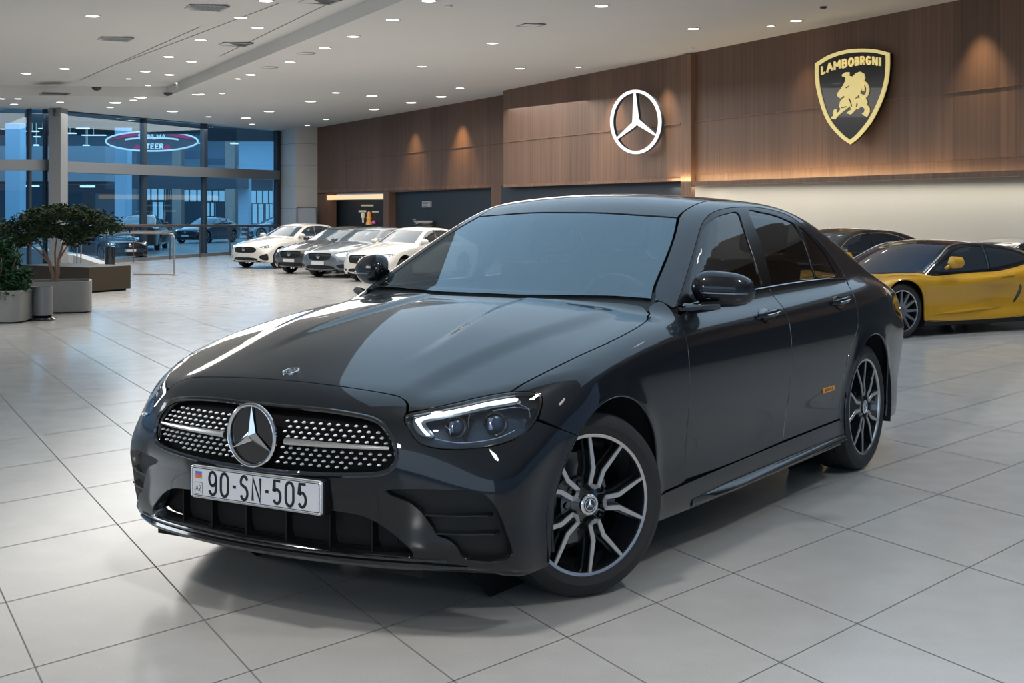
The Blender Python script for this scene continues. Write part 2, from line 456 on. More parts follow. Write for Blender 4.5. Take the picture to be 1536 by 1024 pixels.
def wheel(name,parent,loc,rz,R=.33,rr=.255,w=.235,mats=None,detail=True,spokes=5,ph=0):
    """wheel whose outer face points to +y; axle through the origin"""
    g=empty(name,loc,rz,parent)
    h=w/2; Lr=rr-.014
    t=MB()
    prof=[(Lr,-h+.01),(rr+.012,-h),(R-.03,-h+.004),(R-.008,-h+.02),(R,-h+.045),(R,-.062),(R-.008,-.058),(R-.008,-.052),(R,-.048),(R,-.022),(R-.008,-.018),(R-.008,-.012),(R,-.008),(R,.022),(R-.008,.026),(R-.008,.032),(R,.036),(R,h-.045),(R-.008,h-.02),(R-.03,h-.004),(R-.05,h+.001),(rr+.02,h-.001),(rr+.004,h-.006),(Lr,h-.012)]
    t.lathe(prof,72 if detail else 32)
    tyre=t.build('tyre',M_rubber,g)
    f=h-.012     # face plane of the rim
    r=MB()
    r.lathe([(rr-.016,f-.004),(rr-.02,f-.02),(rr-.03,f-.05),(rr-.036,f-.08),(rr-.05,f-.10),(rr-.05,-h+.02),(rr-.03,-h+.01)],64 if detail else 24)
    r.lathe([(.0,f-.150),(.07,f-.150),(.085,f-.11),(.09,f-.07)],32)
    r.build('rim_barrel',M_rimblk,g)
    l=MB(); l.lathe([(rr-.018,f-.006),(rr-.016,f+.001),(rr-.006,f+.004),(rr+.003,f-.001),(rr+.003,f-.008)],72 if detail else 32)
    l.build('rim_lip',M_satin,g)
    FT=Matrix(((1,0,0,0),(0,0,1,0),(0,1,0,0),(0,0,0,1)))   # xy plane -> xz plane, z -> y
    if detail:
        # machined two-armed spokes
        def arm(sg,a0,z0,z1,wi,wo,mb,m):
            # centreline: near hub parallel, then bends and opens towards the rim
            cl=[(.062,.0),(.072,.019),(.10,.021),(.128,.023),(.150,.034),(rr-.012,.079)]
            ws=[wi*.8,wi,wi*1.02,wi*1.05,wi*1.0,wo]
            pts=[Vector((x,y*sg)) for x,y in cl]
            rot=Matrix.Rotation(a0,2)
            V=[];F=[];n=len(pts)
            for i,p in enumerate(pts):
                d=(pts[min(i+1,n-1)]-pts[max(i-1,0)]).normalized(); nn=Vector((-d.y,d.x))*ws[i]/2
                zz0=z0; zz1=z1-.016*(1-abs(p.x-.15)/.15)*0
                for q in (p+nn,p-nn):
                    q=rot@q; V.append((q.x,q.y,zz0)); V.append((q.x,q.y,zz1))
            for i in range(n-1):
                a=i*4;b=a+4
                F+=[(a+1,a+3,b+3,b+1),(a,b,b+2,a+2),(a,a+1,b+1,b),(a+2,b+2,b+3,a+3)]
            F+=[(0,2,3,1),((n-1)*4,(n-1)*4+1,(n-1)*4+3,(n-1)*4+2)]
            mb.add(V,F,m,FT)
        for k in range(5):
            a0=2*PI*k/5+ph
            sp=MB()
            for sg in (1,-1):
                arm(sg,a0,f-.045,f-.0025,.021,.016,sp,0)
                arm(sg,a0,f-.003,f+.001,.0155,.0095,sp,1)
                arm(sg,a0,f-.075,f-.04,.030,.022,sp,0)
            # rounded silver end by the hub
            rot=Matrix.Rotation(a0,4,'Z')
            V,F=ribbon([(.0655,.0),(.067,.011),(.073,.0185)],.0125,f-.003,.004)
            sp.add(V,F,1,FT@rot)
            V,F=ribbon([(.0655,.0),(.067,-.011),(.073,-.0185)],.0125,f-.003,.004)
            sp.add(V,F,1,FT@rot)
            sp.box(.05,.13,-.024,.024,f-.07,f-.03,0,FT@rot)
            sp.build('spoke',[M_rimblk,M_satin],g)
        hub=MB()
        hub.lathe([(.10,f-.06),(.098,f-.035),(.06,f-.02),(.045,f-.012),(.036,f-.008)],48)
        for k in range(5):
            a=2*PI*(k+.5)/5+ph
            hub.lathe([(.013,f-.012),(.0135,f-.026),(.009,f-.028),(.0085,f-.022),(0,f-.021)],12,T=Matrix.Translation((.078*math.cos(a),-.006,.078*math.sin(a))))
        hub.build('hub',M_rimblk,g)
        cap=MB()
        cap.lathe([(.037,f-.01),(.037,f+.002),(.033,f+.005),(.027,f+.005),(.026,f+.003)],40,1)
        cap.lathe([(.0262,f+.003),(.0,f+.004)],40,0)
        cap.lathe([(.0225,f+.0035),(.0225,f+.0055),(.0195,f+.0055),(.0195,f+.0035)],40,1)
        for k in range(3):
            a=PI/2+2*PI*k/3
            tip=(.021*math.cos(a),.021*math.sin(a))
            V=[(0,0,f+.009)];
            for da in (-PI/3,PI/3): V.append((.006*math.cos(a+da),.006*math.sin(a+da),f+.004))
            V.append((*tip,f+.005))
            cap.add(V,[(0,1,3),(0,3,2)],1,FT)
        cap.build('centre_cap',[M_gloss,M_chrome],g)
        br=MB()
        br.lathe([(.0,f-.135),(.165,f-.135),(.168,f-.14),(.168,f-.155),(.0,f-.155)],64)
        br.lathe([(.06,f-.11),(.07,f-.13),(.075,f-.134)],32)
        br.build('brake_disc',M_steel,g)
        ca=MB()
        ca.lathe([(.11,f-.12),(.175,f-.12),(.185,f-.13),(.185,f-.17),(.11,f-.17)],14,close=True,a0=math.radians(-35),a1=math.radians(35))
        ca.build('brake_caliper',M_pblack,g)
    else:
        sp=MB()
        n=spokes
        for k in range(n):
            a0=2*PI*k/n; rot=Matrix.Rotation(a0,4,'Z')
            sp.add([(.04,-.022,f-.02),(.04,.022,f-.02),(rr-.01,.012,f-.002),(rr-.01,-.012,f-.002),(.04,-.022,f-.06),(.04,.022,f-.06),(rr-.01,.012,f-.04),(rr-.01,-.012,f-.04)],
                   [(0,1,2,3),(4,7,6,5),(0,3,7,4),(1,5,6,2),(0,4,5,1),(3,2,6,7)],0,FT@rot)
        sp.lathe([(.0,f-.008),(.04,f-.01),(.06,f-.03)],20)
        sp.build('spokes',mats or M_satin,g)
    return g
FIX=lambda pts,dy=.015: [(x,y-dy,z) for x,y,z in pts]
mir=lambda pts: [(x,-y,z) for x,y,z in pts]
# outlines on the body (car axes: x forwards from the front axle, y left, z up)
O_hl=FIX([(.714,.553,.72),(.704,.56,.728),(.665,.607,.742),(.588,.678,.764),(.514,.732,.781),(.439,.787,.789),(.395,.821,.783),(.366,.844,.773),(.359,.858,.755),(.382,.864,.727),(.416,.866,.693),(.469,.858,.658),(.526,.837,.637),(.586,.799,.624),(.637,.753,.62),(.684,.695,.621),(.714,.643,.63),(.725,.613,.645),(.727,.585,.677),(.724,.562,.701)])
O_drl=FIX([(.699,.584,.72),(.708,.587,.708),(.708,.63,.665),(.698,.647,.665),(.694,.608,.711),(.641,.665,.729),(.581,.716,.746),(.514,.764,.758),(.429,.817,.763),(.432,.804,.777),(.511,.749,.773),(.587,.694,.757),(.653,.633,.739)])
gr_half=[(.79,.0,.734),(.788,.1,.734),(.78,.18,.733),(.77,.28,.730),(.762,.375,.724),(.757,.428,.716),(.757,.468,.700),(.76,.500,.672),(.762,.522,.640),(.765,.533,.607),(.77,.532,.578),(.778,.515,.553),(.79,.487,.539),(.80,.45,.533),(.823,.35,.524),(.842,.226,.518),(.851,.12,.516),(.855,.0,.516)]
gr_half=[(x-.0,y*1.03,z) for x,y,z in gr_half]
O_gr=gr_half+mir(gr_half[1:-1])[::-1]
hood_front=[(.672,.0,.799),(.671,.15,.797),(.667,.33,.790),(.660,.470,.777),(.672,.515,.760),(.700,.540,.733)]
hl_top=[O_hl[2],O_hl[3],O_hl[4],(.437,.773,.789)]
hood_side=[(.371,.785,.819),(.238,.803,.853),(.047,.822,.884),(-.251,.831,.926),(-.50,.80,.957),(-.62,.755,.982)]
hood_rear=[(-.66,.69,1.0),(-.60,.50,1.0),(-.53,.3,1.0),(-.50,.12,1.0),(-.495,.0,1.0)]
arc_f=circ(0,.335,.385,50,-0,10)         # front part of front arch, from seam to axle height
CAR_LOC=None
def build_sedan(root):
    lon=Dom(body,'lon',(0,.6)); cyl=Dom(body,'cyl',(-.2,0)); cyr=Dom(body,'cyl',(-3.3,0),sign=-1)
    P=M_paint
    # ---- bonnet
    half=hood_front+hl_top+hood_side+hood_rear
    oh=half+mir(half[1:-1])[::-1]
    hood=panel('hood',lon,oh,P,root,lipmat=M_gloss,s=.022,corners={3,5,9,15,len(half)+1*0+len(half)-2-15+1},gap=.002)
    # bonnet badge
    b=MB(); c,n=lon.lift(lon.to2([(.601,-.045,.819)])); 
    z=Vector(n[0]); x=Vector((1,0,0)); x=(x-z*x.dot(z)).normalized(); y=z.cross(x)
    T=Matrix.Translation(Vector(c[0])+z*.001)@Matrix((x,y,z)).transposed().to_4x4()
    b.lathe([(.031,-.002),(.031,.002),(.027,.0035),(.024,.002)],36,1,T,axis='z'); b.lathe([(.0242,.002),(0,.003)],36,0,T,axis='z')
    b.lathe([(.018,.0028),(.018,.0045),(.0155,.0045),(.0155,.0028)],36,1,T,axis='z')
    for k in range(3):
        a=2*PI*k/3
        b.add([(0,0,.007),(.005*math.cos(a-1),.005*math.sin(a-1),.003),(.005*math.cos(a+1),.005*math.sin(a+1),.003),(.017*math.cos(a),.017*math.sin(a),.004)],[(0,1,3),(0,3,2)],1,T)
    tag(b.build('hood_badge',[M_gloss,M_chrome],hood),'small round three-pointed star badge on the bonnet')
    # ---- front bumper and nose
    seam=[(.408,.851,.693),(.33,.895,.655),(.257,.93,.627)]
    hl_low=[O_hl[0]]+[O_hl[i] for i in range(19,9,-1)]
    front=[(.67,.0,.797),(.669,.15,.795),(.665,.33,.788),(.660,.470,.775),(.674,.515,.758),(.703,.538,.727)]
    cl=[(.257,.93,.627),(.305,.93,.570),(.352,.93,.49),(.378,.92,.41),(.386,.91,.335),(.384,.90,.26),(.382,.89,.205)]
    low=[(.50,.80,.218),(.60,.65,.228),(.68,.45,.235),(.73,.2,.238),(.74,.0,.238)]
    half=front+hl_low+seam[1:]+cl[1:]+low
    ob=half+mir(half[1:-1])[::-1]
    nh=len(half)
    intake=FIX([(.78,.526,.486),(.751,.611,.496),(.701,.717,.496),(.658,.784,.492),(.636,.815,.477),(.61,.837,.435),(.58,.853,.356),(.555,.859,.275),(.589,.831,.262),(.64,.767,.265),(.663,.748,.282),(.677,.734,.317),(.691,.71,.338),(.708,.68,.350),(.712,.665,.379),(.721,.650,.402),(.728,.630,.43),(.745,.60,.455)])
    lowh=[(.825,.0,.415),(.823,.25,.413),(.815,.32,.407),(.79,.42,.398),(.77,.48,.375),(.75,.545,.33),(.735,.585,.29),(.735,.575,.268),(.78,.40,.262),(.80,.25,.262),(.82,.0,.266)]
    lowi=lowh+mir(lowh[1:-1])[::-1]
    bump=panel('front_bumper',cyl,ob,P,root,lipmat=M_gloss,holes=[O_gr,intake,mir(intake),lowi],s=.02,hlip=.055,bs=.012,
        corners={5,16,18,24,len(ob)-5,len(ob)-16,len(ob)-18,len(ob)-24})
    # grille
    g=panel('grille',cyl,O_gr,M_grille,root,s=.03,off=.03,gap=-.012,lip=0)
    fr=MB(); fp,fn_=cyl.lift(inset(resample(crom(cyl.to2(O_gr),.012),.012),.004)); fr.tube([Vector(a)-Vector(b_)*.004 for a,b_ in zip(fp,fn_)],.009,8,0,closed=True)
    fr.build('grille_surround',M_gloss,g)
    st=MB(); rows=[(.713,0),(.694,1),(.675,0),(.657,1),(.640,0),(.602,1),(.585,0),(.567,1),(.550,0),(.534,1)]
    q=[];zg=inset(resample(crom(cyl.to2(O_gr),.012),.012),.024)
    for z,k in rows:
        for i in range(-17,18):
            y=(i+.5*k)*.0335
            x=.8
            for _ in range(2):
                th=math.atan2(y,x+.2); r_=cyl.lift([(th*.85,z)])[0][0]; x=r_[0]
            if math.hypot(y,z-.632)<.118: continue
            q.append((th*.85,z))
    q=np.array(q); q=q[inpoly(q,zg)]
    pp,nn=cyl.lift(q)
    for c,n in zip(pp,nn):
        c=Vector(c)-Vector(n)*.022
        w_,h_=.0070,.0046
        V=[(.013,0,0)]+[(.009,.6*w_*math.cos(q_),.6*h_*math.sin(q_)) for q_ in [PI*k/4 for k in range(8)]]+[(0,w_*math.cos(q_),h_*math.sin(q_)) for q_ in [PI*k/4 for k in range(8)]]
        st.add(V,[(0,1+k,1+(k+1)%8) for k in range(8)]+[(1+k,9+k,9+(k+1)%8,1+(k+1)%8) for k in range(8)],0,Matrix.Translation(c))
    tag(st.build('grille_studs',M_stud,g,auto=2),'rows of small chrome studs')
    for sg in (1,-1):
        bb=MB(); pts=[];n=14
        for i in range(n+1):
            y=.135+(.512-.135)*i/n
            p=cyl.lift([(math.atan2(y,.2+.8-.25*y*y)*.85,.621)])[0][0]
            pts.append((p[0]-.006,y*sg,.621))
        bb.tube(pts,[.0065+.0055*(1-i/n) for i in range(n+1)],8,0)
        bb.build('grille_bar',M_satin,g)
    # star in the grille
    sx=.852; s_=MB(); R=.103
    FT=Matrix(((0,0,1,sx),(1,0,0,0),(0,1,0,.632),(0,0,0,1)))   # xy->yz, z->x
    tor=[(R*math.cos(a),R*math.sin(a),0) for a in [2*PI*i/64 for i in range(64)]]
    s_.tube(tor,.0072,10,0,FT,closed=True)
    for k in range(3):
        a=PI/2+2*PI*k/3
        V=[(0,0,.018),(.019*math.cos(a-PI/3),.019*math.sin(a-PI/3),.0),(.019*math.cos(a+PI/3),.019*math.sin(a+PI/3),0),((R-.003)*math.cos(a),(R-.003)*math.sin(a),.002),(0,0,-.006)]
        s_.add(V,[(0,1,3),(0,3,2),(4,3,1),(4,2,3)],0,FT)
    star=s_.build('grille_star',M_chrome,g,auto=.3)
    d=MB(); d.lathe([(R,-.012),(R-.004,-.006),(0,-.004)],48,0,FT,axis='z'); d.build('star_backing_disc',M_gloss,star)
    # number plate
    pl=MB(); px=.858; W=.292; H=.056
    PT=Matrix(((0,-.0,1,px),(1,0,0,.016),(0,1,0,.452),(0,0,0,1)))
    def rrect(w,h,r):
        o=[]
        for cx,cy,a in ((w-r,h-r,0),(-w+r,h-r,90),(-w+r,-h+r,180),(w-r,-h+r,270)): o+=arc2(cx,cy,r,r,a,a+90,4)
        return o
    pl.prism(rrect(W,H,.012),-.008,.0,0,PT)
    pl.tube([(a,b_,.0) for a,b_ in rrect(W-.003,H-.003,.010)],.0028,6,1,PT,closed=True)
    V=rrect(W-.009,H-.009,.007); V.append(V[0])
    vv,ff=ribbon(V,.0022,.0003,.0004); pl.add(vv,ff,2,PT)
    # the writing reads left to right for someone facing the car: +x of text = +y of car
    word(pl,'90-SN-505',-.208,-.039,.037,.078,.0168,.0102,2,PT,{'-':.5,'0':1.05,'N':1.1},.0008)
    plate=pl.build('number_plate',[M_plate,M_chrome,M_ink],root)
    tag(plate,'white number plate reading 90-SN-505')
    fl=MB()
    for i in range(3): fl.box(-.270,-.240,.028-.008*i,.036-.008*i,.0005,.0012,i,PT)
    V=rrect(.018,.020,.004); V=[(a-.255,b_-.022) for a,b_ in V]; V.append(V[0])
    vv,ff=ribbon(V,.0012,.0004,.0005); fl.add(vv,ff,3,PT)
    word(fl,'AZ',-.269,-.032,.012,.020,.003,.0018,3,PT,t=.0008)
    fl.build('plate_emblem',[M_flagb,M_flagr,M_flago,M_ink],plate)
    hd=MB(); hd.prism(rrect(W+.006,H+.004,.012),-.045,-.009,0,PT); hd.build('plate_holder',M_pblack,root)
    # lower intake
    li=panel('lower_intake',cyl,lowi,M_matte,root,s=.05,off=.07,gap=-.02,lip=0)
    for y in (-.42,-.255,-.08,.10,.275,.43):
        lv=MB(); z1=.412 if abs(y)<.35 else .39
        lv.box(.74-.18*y*y,.795-.25*y*y,y-.003,y+.003,.262,z1)
        lv.build('intake_divider',M_pblack,li)
    li2=MB()
    pts=[cyl.lift([(th*.85,.240)])[0][0] for th in np.linspace(-.72,.72,41)]
    li2.tube([(p[0]+.004,p[1],.240) for p in pts],[.004+.010*min(1,min(i,40-i)/4) for i in range(41)],8,0)
    pts=[cyl.lift([(th*.85,.262)])[0][0] for th in np.linspace(-.66,.66,41)]
    li2.tube([(p[0]+.000,p[1],.263) for p in pts],.006,8,0)
    li2.build('front_lip',M_gloss,root)
    for sg in (1,-1):
        iv=panel('side_intake',cyl,intake if sg>0 else mir(intake),M_pblack,root,s=.05,off=.032,gap=-.015,lip=0)
        for (y0,y1,z) in ((.572,.805,.409),(.617,.822,.350)):
            v=[];n=12
            for i in range(n+1):
                y=y0+(y1-y0)*i/n; p=cyl.lift([(math.atan2(y,.9)*.85,z)])[0][0]
                th=math.atan2(y,p[0]+.2)
                p=cyl.lift([(th*.85,z)])[0][0]
                v.append((p[0],y*sg))
            mb=MB(); V=[];F=[]
            for i,(x,y) in enumerate(v):
                e=-.004 if 0<i<n-2 else -.014
                V+=[(x+e,y,z),(x-.05,y,z-.0),(x-.05,y,z+.010),(x+e-.004,y,z+.004)]
            for i in range(n):
                a=i*4;b_=a+4
                for k in range(4):
                    k2=(k+1)%4; F.append((a+k,b_+k,b_+k2,a+k2))
            F+=[(3,2,1,0),(n*4,n*4+1,n*4+2,n*4+3)]
            mb.add(V,F); mb.build('intake_fin',M_gloss,iv,auto=.3)
    # ---- headlights
    for sg in (1,-1):
        fl_=sg<0
        hz=panel('headlight',cyl,O_hl,M_lampdk,root,s=.035,off=.055,gap=-.012,lip=0,flip=fl_)
        tag(hz,'slanted lit headlight')
        ln=panel('headlight_lens',cyl,O_hl,M_lens,hz,s=.02,off=.001,gap=.0025,lip=.004,flip=fl_)
        panel('headlight_seal',cyl,O_hl,M_gloss,hz,holes=[cyl_in(cyl,O_hl,.006)],s=.05,off=.0005,gap=.0015,lip=.03,flip=fl_)
        panel('daytime_light',cyl,O_drl,M_drl,hz,s=.02,off=.012,gap=.0035,lip=.006,flip=fl_)
        panel('light_guide_trim',cyl,cyl_in(cyl,O_drl,-.008),M_lamp,hz,s=.02,off=.018,gap=.0,lip=.02,flip=fl_)
        for (c,r) in (((.629,.691,.700),.030),((.524,.782,.703),.034)):
            p,n=cyl.lift(cyl.to2([c])); p=Vector(p[0])-Vector(n[0])*.045; n=(Vector(n[0])*.6+Vector((1,0,0))).normalized()
            if sg<0: p.y=-p.y;n.y=-n.y
            yy=Vector((0,0,1)).cross(n).normalized(); T=Matrix.Translation(p)@Matrix((yy,n.cross(yy),n)).transposed().to_4x4()
            mb=MB(); mb.lathe([(r+.006,-.01),(r+.006,.012),(r,.014),(r-.002,.008)],28,0,T,axis='z')
            mb.lathe([(r-.002,.004),(r*.8,.012),(r*.45,.019),(0,.022)],28,1,T,axis='z')
            mb.box(-.2*r-.5*r,-.5*r+.35*r,-.6*r,.6*r,.014,.020,2,T,bev=.003)
            mb.build('projector',[M_gloss,M_lampdk,M_lamp],hz)
        # inner brow and ridges
        for pts in ([(.66,.66,.70),(.655,.675,.685),(.655,.68,.668)],[(.585,.71,.735),(.60,.715,.72),(.615,.725,.69)],[(.43,.80,.75),(.41,.83,.735),(.415,.835,.705)],[(.69,.64,.655),(.66,.70,.645),(.61,.745,.642),(.55,.80,.655),(.49,.83,.675)],[(.52,.755,.735),(.45,.80,.742),(.405,.835,.735)]):
            q_=cyl.to2(pts); pp,nn=cyl.lift(crom(q_,.01,False))
            mb=MB(); mb.tube([((a[0]-b_[0]*.022),(a[1]-b_[1]*.022)*sg,a[2]-b_[2]*.022) for a,b_ in zip(pp,nn)],.0022,6)
            mb.build('lamp_trim',M_lamp,hz)
    # ---- fender outlines
    for sg in (1,-1):
        fp=sg<0
        hlo=[O_hl[6],O_hl[7],O_hl[8],O_hl[9],(.408,.851,.695)]
        fen=[(.437,.775,.790)]+hlo+[(.33,.895,.655),(.257,.93,.627)]
        fen+=[(.385*math.cos(math.radians(a)),.93,.350+.385*math.sin(math.radians(a))) for a in range(52,181,8)]
        fen+=[(-.387,.92,.335),(-.40,.91,.30),(-.46,.90,.315),(-.65,.90,.330),(-.640,.90,.42),(-.631,.917,.576),(-.622,.924,.78),(-.640,.89,.905),(-.675,.85,.950),(-.715,.81,.985),(-.735,.745,1.012),(-.68,.725,1.0),(-.62,.757,.983)]+hood_side[:-1][::-1]
        nn_=len(fen)
        fd=panel('front_fender',lon,fen,P,root,lipmat=M_gloss,s=.022,flip=fp,corners={0,5,7,nn_-6-0})
        al=MB(); q_=[(.371*math.cos(math.radians(a)),.93,.335+.371*math.sin(math.radians(a))) for a in range(-18,199,6)]
        # rolled arch edge
        pe,ne=lon.lift(lon.to2([(.384*math.cos(math.radians(a)),.93,.350+.384*math.sin(math.radians(a))) for a in range(-15,196,5)]))
        al.tube([(p[0],(p[1]-.006)*sg,p[2]) for p in pe],.007,8); al.build('wheel_arch_edge',P,fd)
        # ---- doors
        belt=lambda x:1.005+.0
        fdoor=[(-.678,.845,.955),(-.645,.889,.905),(-.627,.924,.78),(-.635,.917,.576),(-.644,.90,.42),(-.654,.90,.330),(-1.0,.9,.326),(-1.35,.9,.330),(-1.672,.898,.338),(-1.685,.9,.42),(-1.703,.914,.56),(-1.707,.923,.79),(-1.715,.897,.911),(-1.728,.85,.99),(-1.728,.806,1.024),(-1.45,.81,1.018),(-1.15,.82,1.008),(-.9,.83,.990),(-.76,.83,.972)]
        fdm=panel('front_door',lon,fdoor,P,root,lipmat=M_gloss,s=.024,flip=fp,corners={0,5,8,14})
        rdoor=[(-1.734,.85,.99),(-1.721,.897,.911),(-1.713,.923,.79),(-1.709,.914,.56),(-1.691,.9,.42),(-1.678,.898,.338),(-2.0,.9,.341),(-2.41,.9,.345),(-2.416,.9,.42),(-2.426,.92,.55),(-2.469,.93,.66),(-2.564,.929,.735),(-2.632,.924,.808),(-2.655,.903,.908),(-2.72,.85,.975),(-2.81,.80,1.012),(-2.5,.805,1.024),(-2.1,.808,1.028),(-1.734,.806,1.026)]
        rdm=panel('rear_door',lon,rdoor,P,root,lipmat=M_gloss,s=.024,flip=fp,corners={5,7,15,18})
        for (dx,par) in ((-1.495,fdm),(-2.42,rdm)):
            c,n=lon.lift(lon.to2([(dx,.89,.915)])); c=Vector(c[0]);n=Vector(n[0])
            mb=MB()
            mb.lathe([(.0,.0015),(.052,.0015),(.058,.0)],28,0,Matrix.Translation(c)@Matrix(((1,0,0,0),(0,n.y,-n.z,0),(0,n.z,n.y,0),(0,0,0,1)))@Matrix.Diagonal((1.35,1,.62,1)))
            pts=[];rr=[]
            for i in range(15):
                t=i/14; x=c.x+.105-.21*t; b_=math.sin(PI*min(1,max(0,t)))**.5 if 0<t<1 else 0
                pts.append((x,c.y+.004+.030*b_,c.z+.006+.012*t)); rr.append(.0155 if 1<i<13 else .010)
            m2=MB(); m2.tube(pts,rr,10,1,sy=.75)
            m2.tube([(p[0],p[1]+.0125,p[2]-.0) for p in pts[2:-2]],.0035,6,2)
            if sg<0:
                for m_ in (mb,m2): m_.V=[(a,-b_,c_) for a,b_,c_ in m_.V]
            hnd=m2.build('door_handle',[M_matte,P,M_chrome],par)
            mb.build('handle_recess',M_gloss,hnd)
        # badge low on the rear door
        if sg>0:
            c,n=lon.lift(lon.to2([(-2.225,.912,.513)])); c=Vector(c[0])
            mb=MB(); mb.prism([(a*1,b_) for a,b_ in rrect(.080,.012,.006)],0,.004,0,Matrix.Translation(c)@Matrix(((-1,0,0,0),(0,0,1,0),(0,1,0,0),(0,0,0,1))))
            for i in range(4): mb.box(-2.225-.056+.03*i,-2.225-.038+.03*i,c.y+.004,c.y+.0048,c.z-.006,c.z+.006,1)
            tag(mb.build('door_badge',[M_amber,pbr('badge_brown',(.25,.05,.01),.4)],rdm),'small amber badge low on the rear door')
        # ---- cabin frame of the doors and glass
        fr=[(-.745,.80,.998),(-.80,.80,1.03),(-.887,.777,1.075),(-1.1,.718,1.192),(-1.335,.65,1.315),(-1.478,.624,1.362),(-1.635,.612,1.385),(-1.828,.605,1.394),(-2.069,.603,1.394),(-2.287,.617,1.374),(-2.43,.641,1.343),(-2.58,.689,1.267),(-2.735,.729,1.169),(-2.81,.764,1.079),(-2.83,.794,1.022)]
        bl=[(-2.5,.80,1.026),(-2.1,.80,1.028),(-1.73,.80,1.026),(-1.45,.80,1.020),(-1.15,.80,1.011),(-.9,.80,.999)]
        fg=[(-.90,.80,1.033),(-1.0,.75,1.105),(-1.111,.722,1.178),(-1.278,.672,1.270),(-1.394,.65,1.318),(-1.534,.637,1.351),(-1.666,.63,1.366),(-1.79,.627,1.370),(-1.765,.665,1.316),(-1.72,.727,1.203),(-1.685,.777,1.098),(-1.665,.80,1.042),(-1.3,.8,1.036),(-1.0,.8,1.024)]
        rg=[(-1.925,.627,1.373),(-2.105,.629,1.370),(-2.244,.641,1.353),(-2.36,.657,1.326),(-2.415,.667,1.305),(-2.425,.706,1.243),(-2.39,.761,1.133),(-2.35,.80,1.046),(-2.05,.8,1.046),(-1.79,.804,1.042),(-1.805,.779,1.093),(-1.864,.716,1.224)]
        qg=[(-2.466,.671,1.297),(-2.578,.699,1.235),(-2.666,.735,1.155),(-2.70,.772,1.083),(-2.71,.794,1.045),(-2.385,.801,1.046),(-2.43,.752,1.152),(-2.453,.706,1.242)]
        frame=panel('window_frame',lon,fr+bl,M_pillar,root,holes=[fg,rg,qg],s=.03,off=.002,gap=.001,lip=.012,flip=fp,corners={14,0})
        for gl,par in ((fg,fdm),(rg,rdm),(qg,rdm)):
            panel('window_glass',lon,gl,M_sdglass,par,s=.05,off=.007,gap=-.002,lip=0,flip=fp,corners={0,7,11} if gl is fg else {4,7,9})
        be=MB(); pts,nn2=lon.lift(lon.to2(crom([(-.80,.8,.985),(-1.15,.80,1.006),(-1.73,.80,1.022),(-2.3,.80,1.027),(-2.82,.80,1.018)],.05,False)))
        be.tube([(p[0],(p[1])*sg,p[2]) for p in pts],.0065,6); be.build('belt_trim',M_gloss,fdm)
        # ---- body side: A pillar, roof rail, C pillar, rear quarter
        wsd=[(-.735,.722,1.022),(-.808,.688,1.07),(-.973,.650,1.156),(-1.163,.600,1.256),(-1.34,.540,1.350)]
        rs_=[(-1.42,.53,1.38),(-1.7,.525,1.42),(-2.1,.525,1.42),(-2.55,.515,1.385),(-2.80,.53,1.30),(-3.05,.57,1.22),(-3.36,.60,1.10),(-3.48,.66,1.06),(-3.7,.68,1.03),(-3.9,.66,.97)]
        rq=[(-3.90,.72,.90),(-3.86,.78,.80),(-3.72,.83,.76),(-3.70,.85,.62),(-3.6,.87,.55),(-3.32,.90,.50)]
        arc=[(-L+.385*math.cos(math.radians(a)),.93,.350+.385*math.sin(math.radians(a))) for a in range(156,-1,-8)][::-1]
        arc=[p for p in arc if p[0]<-2.485 and p[0]>-3.235]
        arc=sorted(arc,key=lambda p:p[0])
        fro=[(-2.470,.92,.47),(-2.455,.91,.335),(-2.43,.90,.33),(-2.42,.90,.346)]
        dr=[(-2.422,.9,.42),(-2.432,.92,.55),(-2.475,.93,.66),(-2.57,.929,.738),(-2.638,.924,.808),(-2.661,.903,.908),(-2.726,.85,.977),(-2.83,.79,1.014)]
        sd=wsd+rs_+rq+arc+fro+dr+fr[::-1][1:]
        side=panel('body_side',lon,sd,P,root,lipmat=M_gloss,s=.024,flip=fp,corners={0,4,len(wsd)+len(rs_)-1,len(wsd)+len(rs_)+5,len(wsd)+len(rs_)+len(rq)+len(arc)+3},gap=.0015)
        pe,ne=lon.lift(lon.to2([(-L+.384*math.cos(math.radians(a)),.93,.350+.384*math.sin(math.radians(a))) for a in range(-15,196,5)]))
        al=MB(); al.tube([(p[0],(p[1]-.006)*sg,p[2]) for p in pe],.007,8); al.build('wheel_arch_edge',P,side)
        # ---- rocker and skirt
        rk=[(-.40,.90,.295),(-.46,.9,.308),(-1.0,.9,.321),(-1.67,.9,.331),(-2.41,.9,.338),(-2.455,.9,.325),(-2.475,.9,.26),(-2.46,.88,.21),(-1.6,.88,.20),(-.9,.88,.20),(-.44,.88,.205),(-.395,.89,.25)]
        panel('rocker_panel',lon,rk,P,root,lipmat=M_gloss,s=.03,flip=fp,corners={5,7,10})
        sk=MB(); V=[];F=[];n=30
        for i in range(n+1):
            t=i/n; x=-.72-1.75*t; e=.030*min(1,t*4)*(1-.0*t); z=.215+.022*t
            ys=.895
            V+=[(x,ys-.03,z+.035),(x,ys+e*.5,z+.022),(x,ys+e,z+.004),(x,ys+e-.006,z-.006),(x,ys-.04,z-.018)]
        for i in range(n):
            for k in range(4): a=i*5+k; F.append((a,a+1,a+6,a+5))
        F+=[(4,3,2,1,0),(n*5,n*5+1,n*5+2,n*5+3,n*5+4)]
        if sg<0: V=[(a,-b_,c_) for a,b_,c_ in V]
        sk.add(V,F); sk.build('side_skirt',P,root,auto=.9)
        # tail lamp
        tl=[(-3.72,.83,.755),(-3.84,.79,.80),(-3.93,.72,.86),(-4.0,.55,.87),(-4.02,.40,.85),(-4.02,.40,.74),(-3.97,.6,.70),(-3.85,.78,.69),(-3.73,.84,.70)]
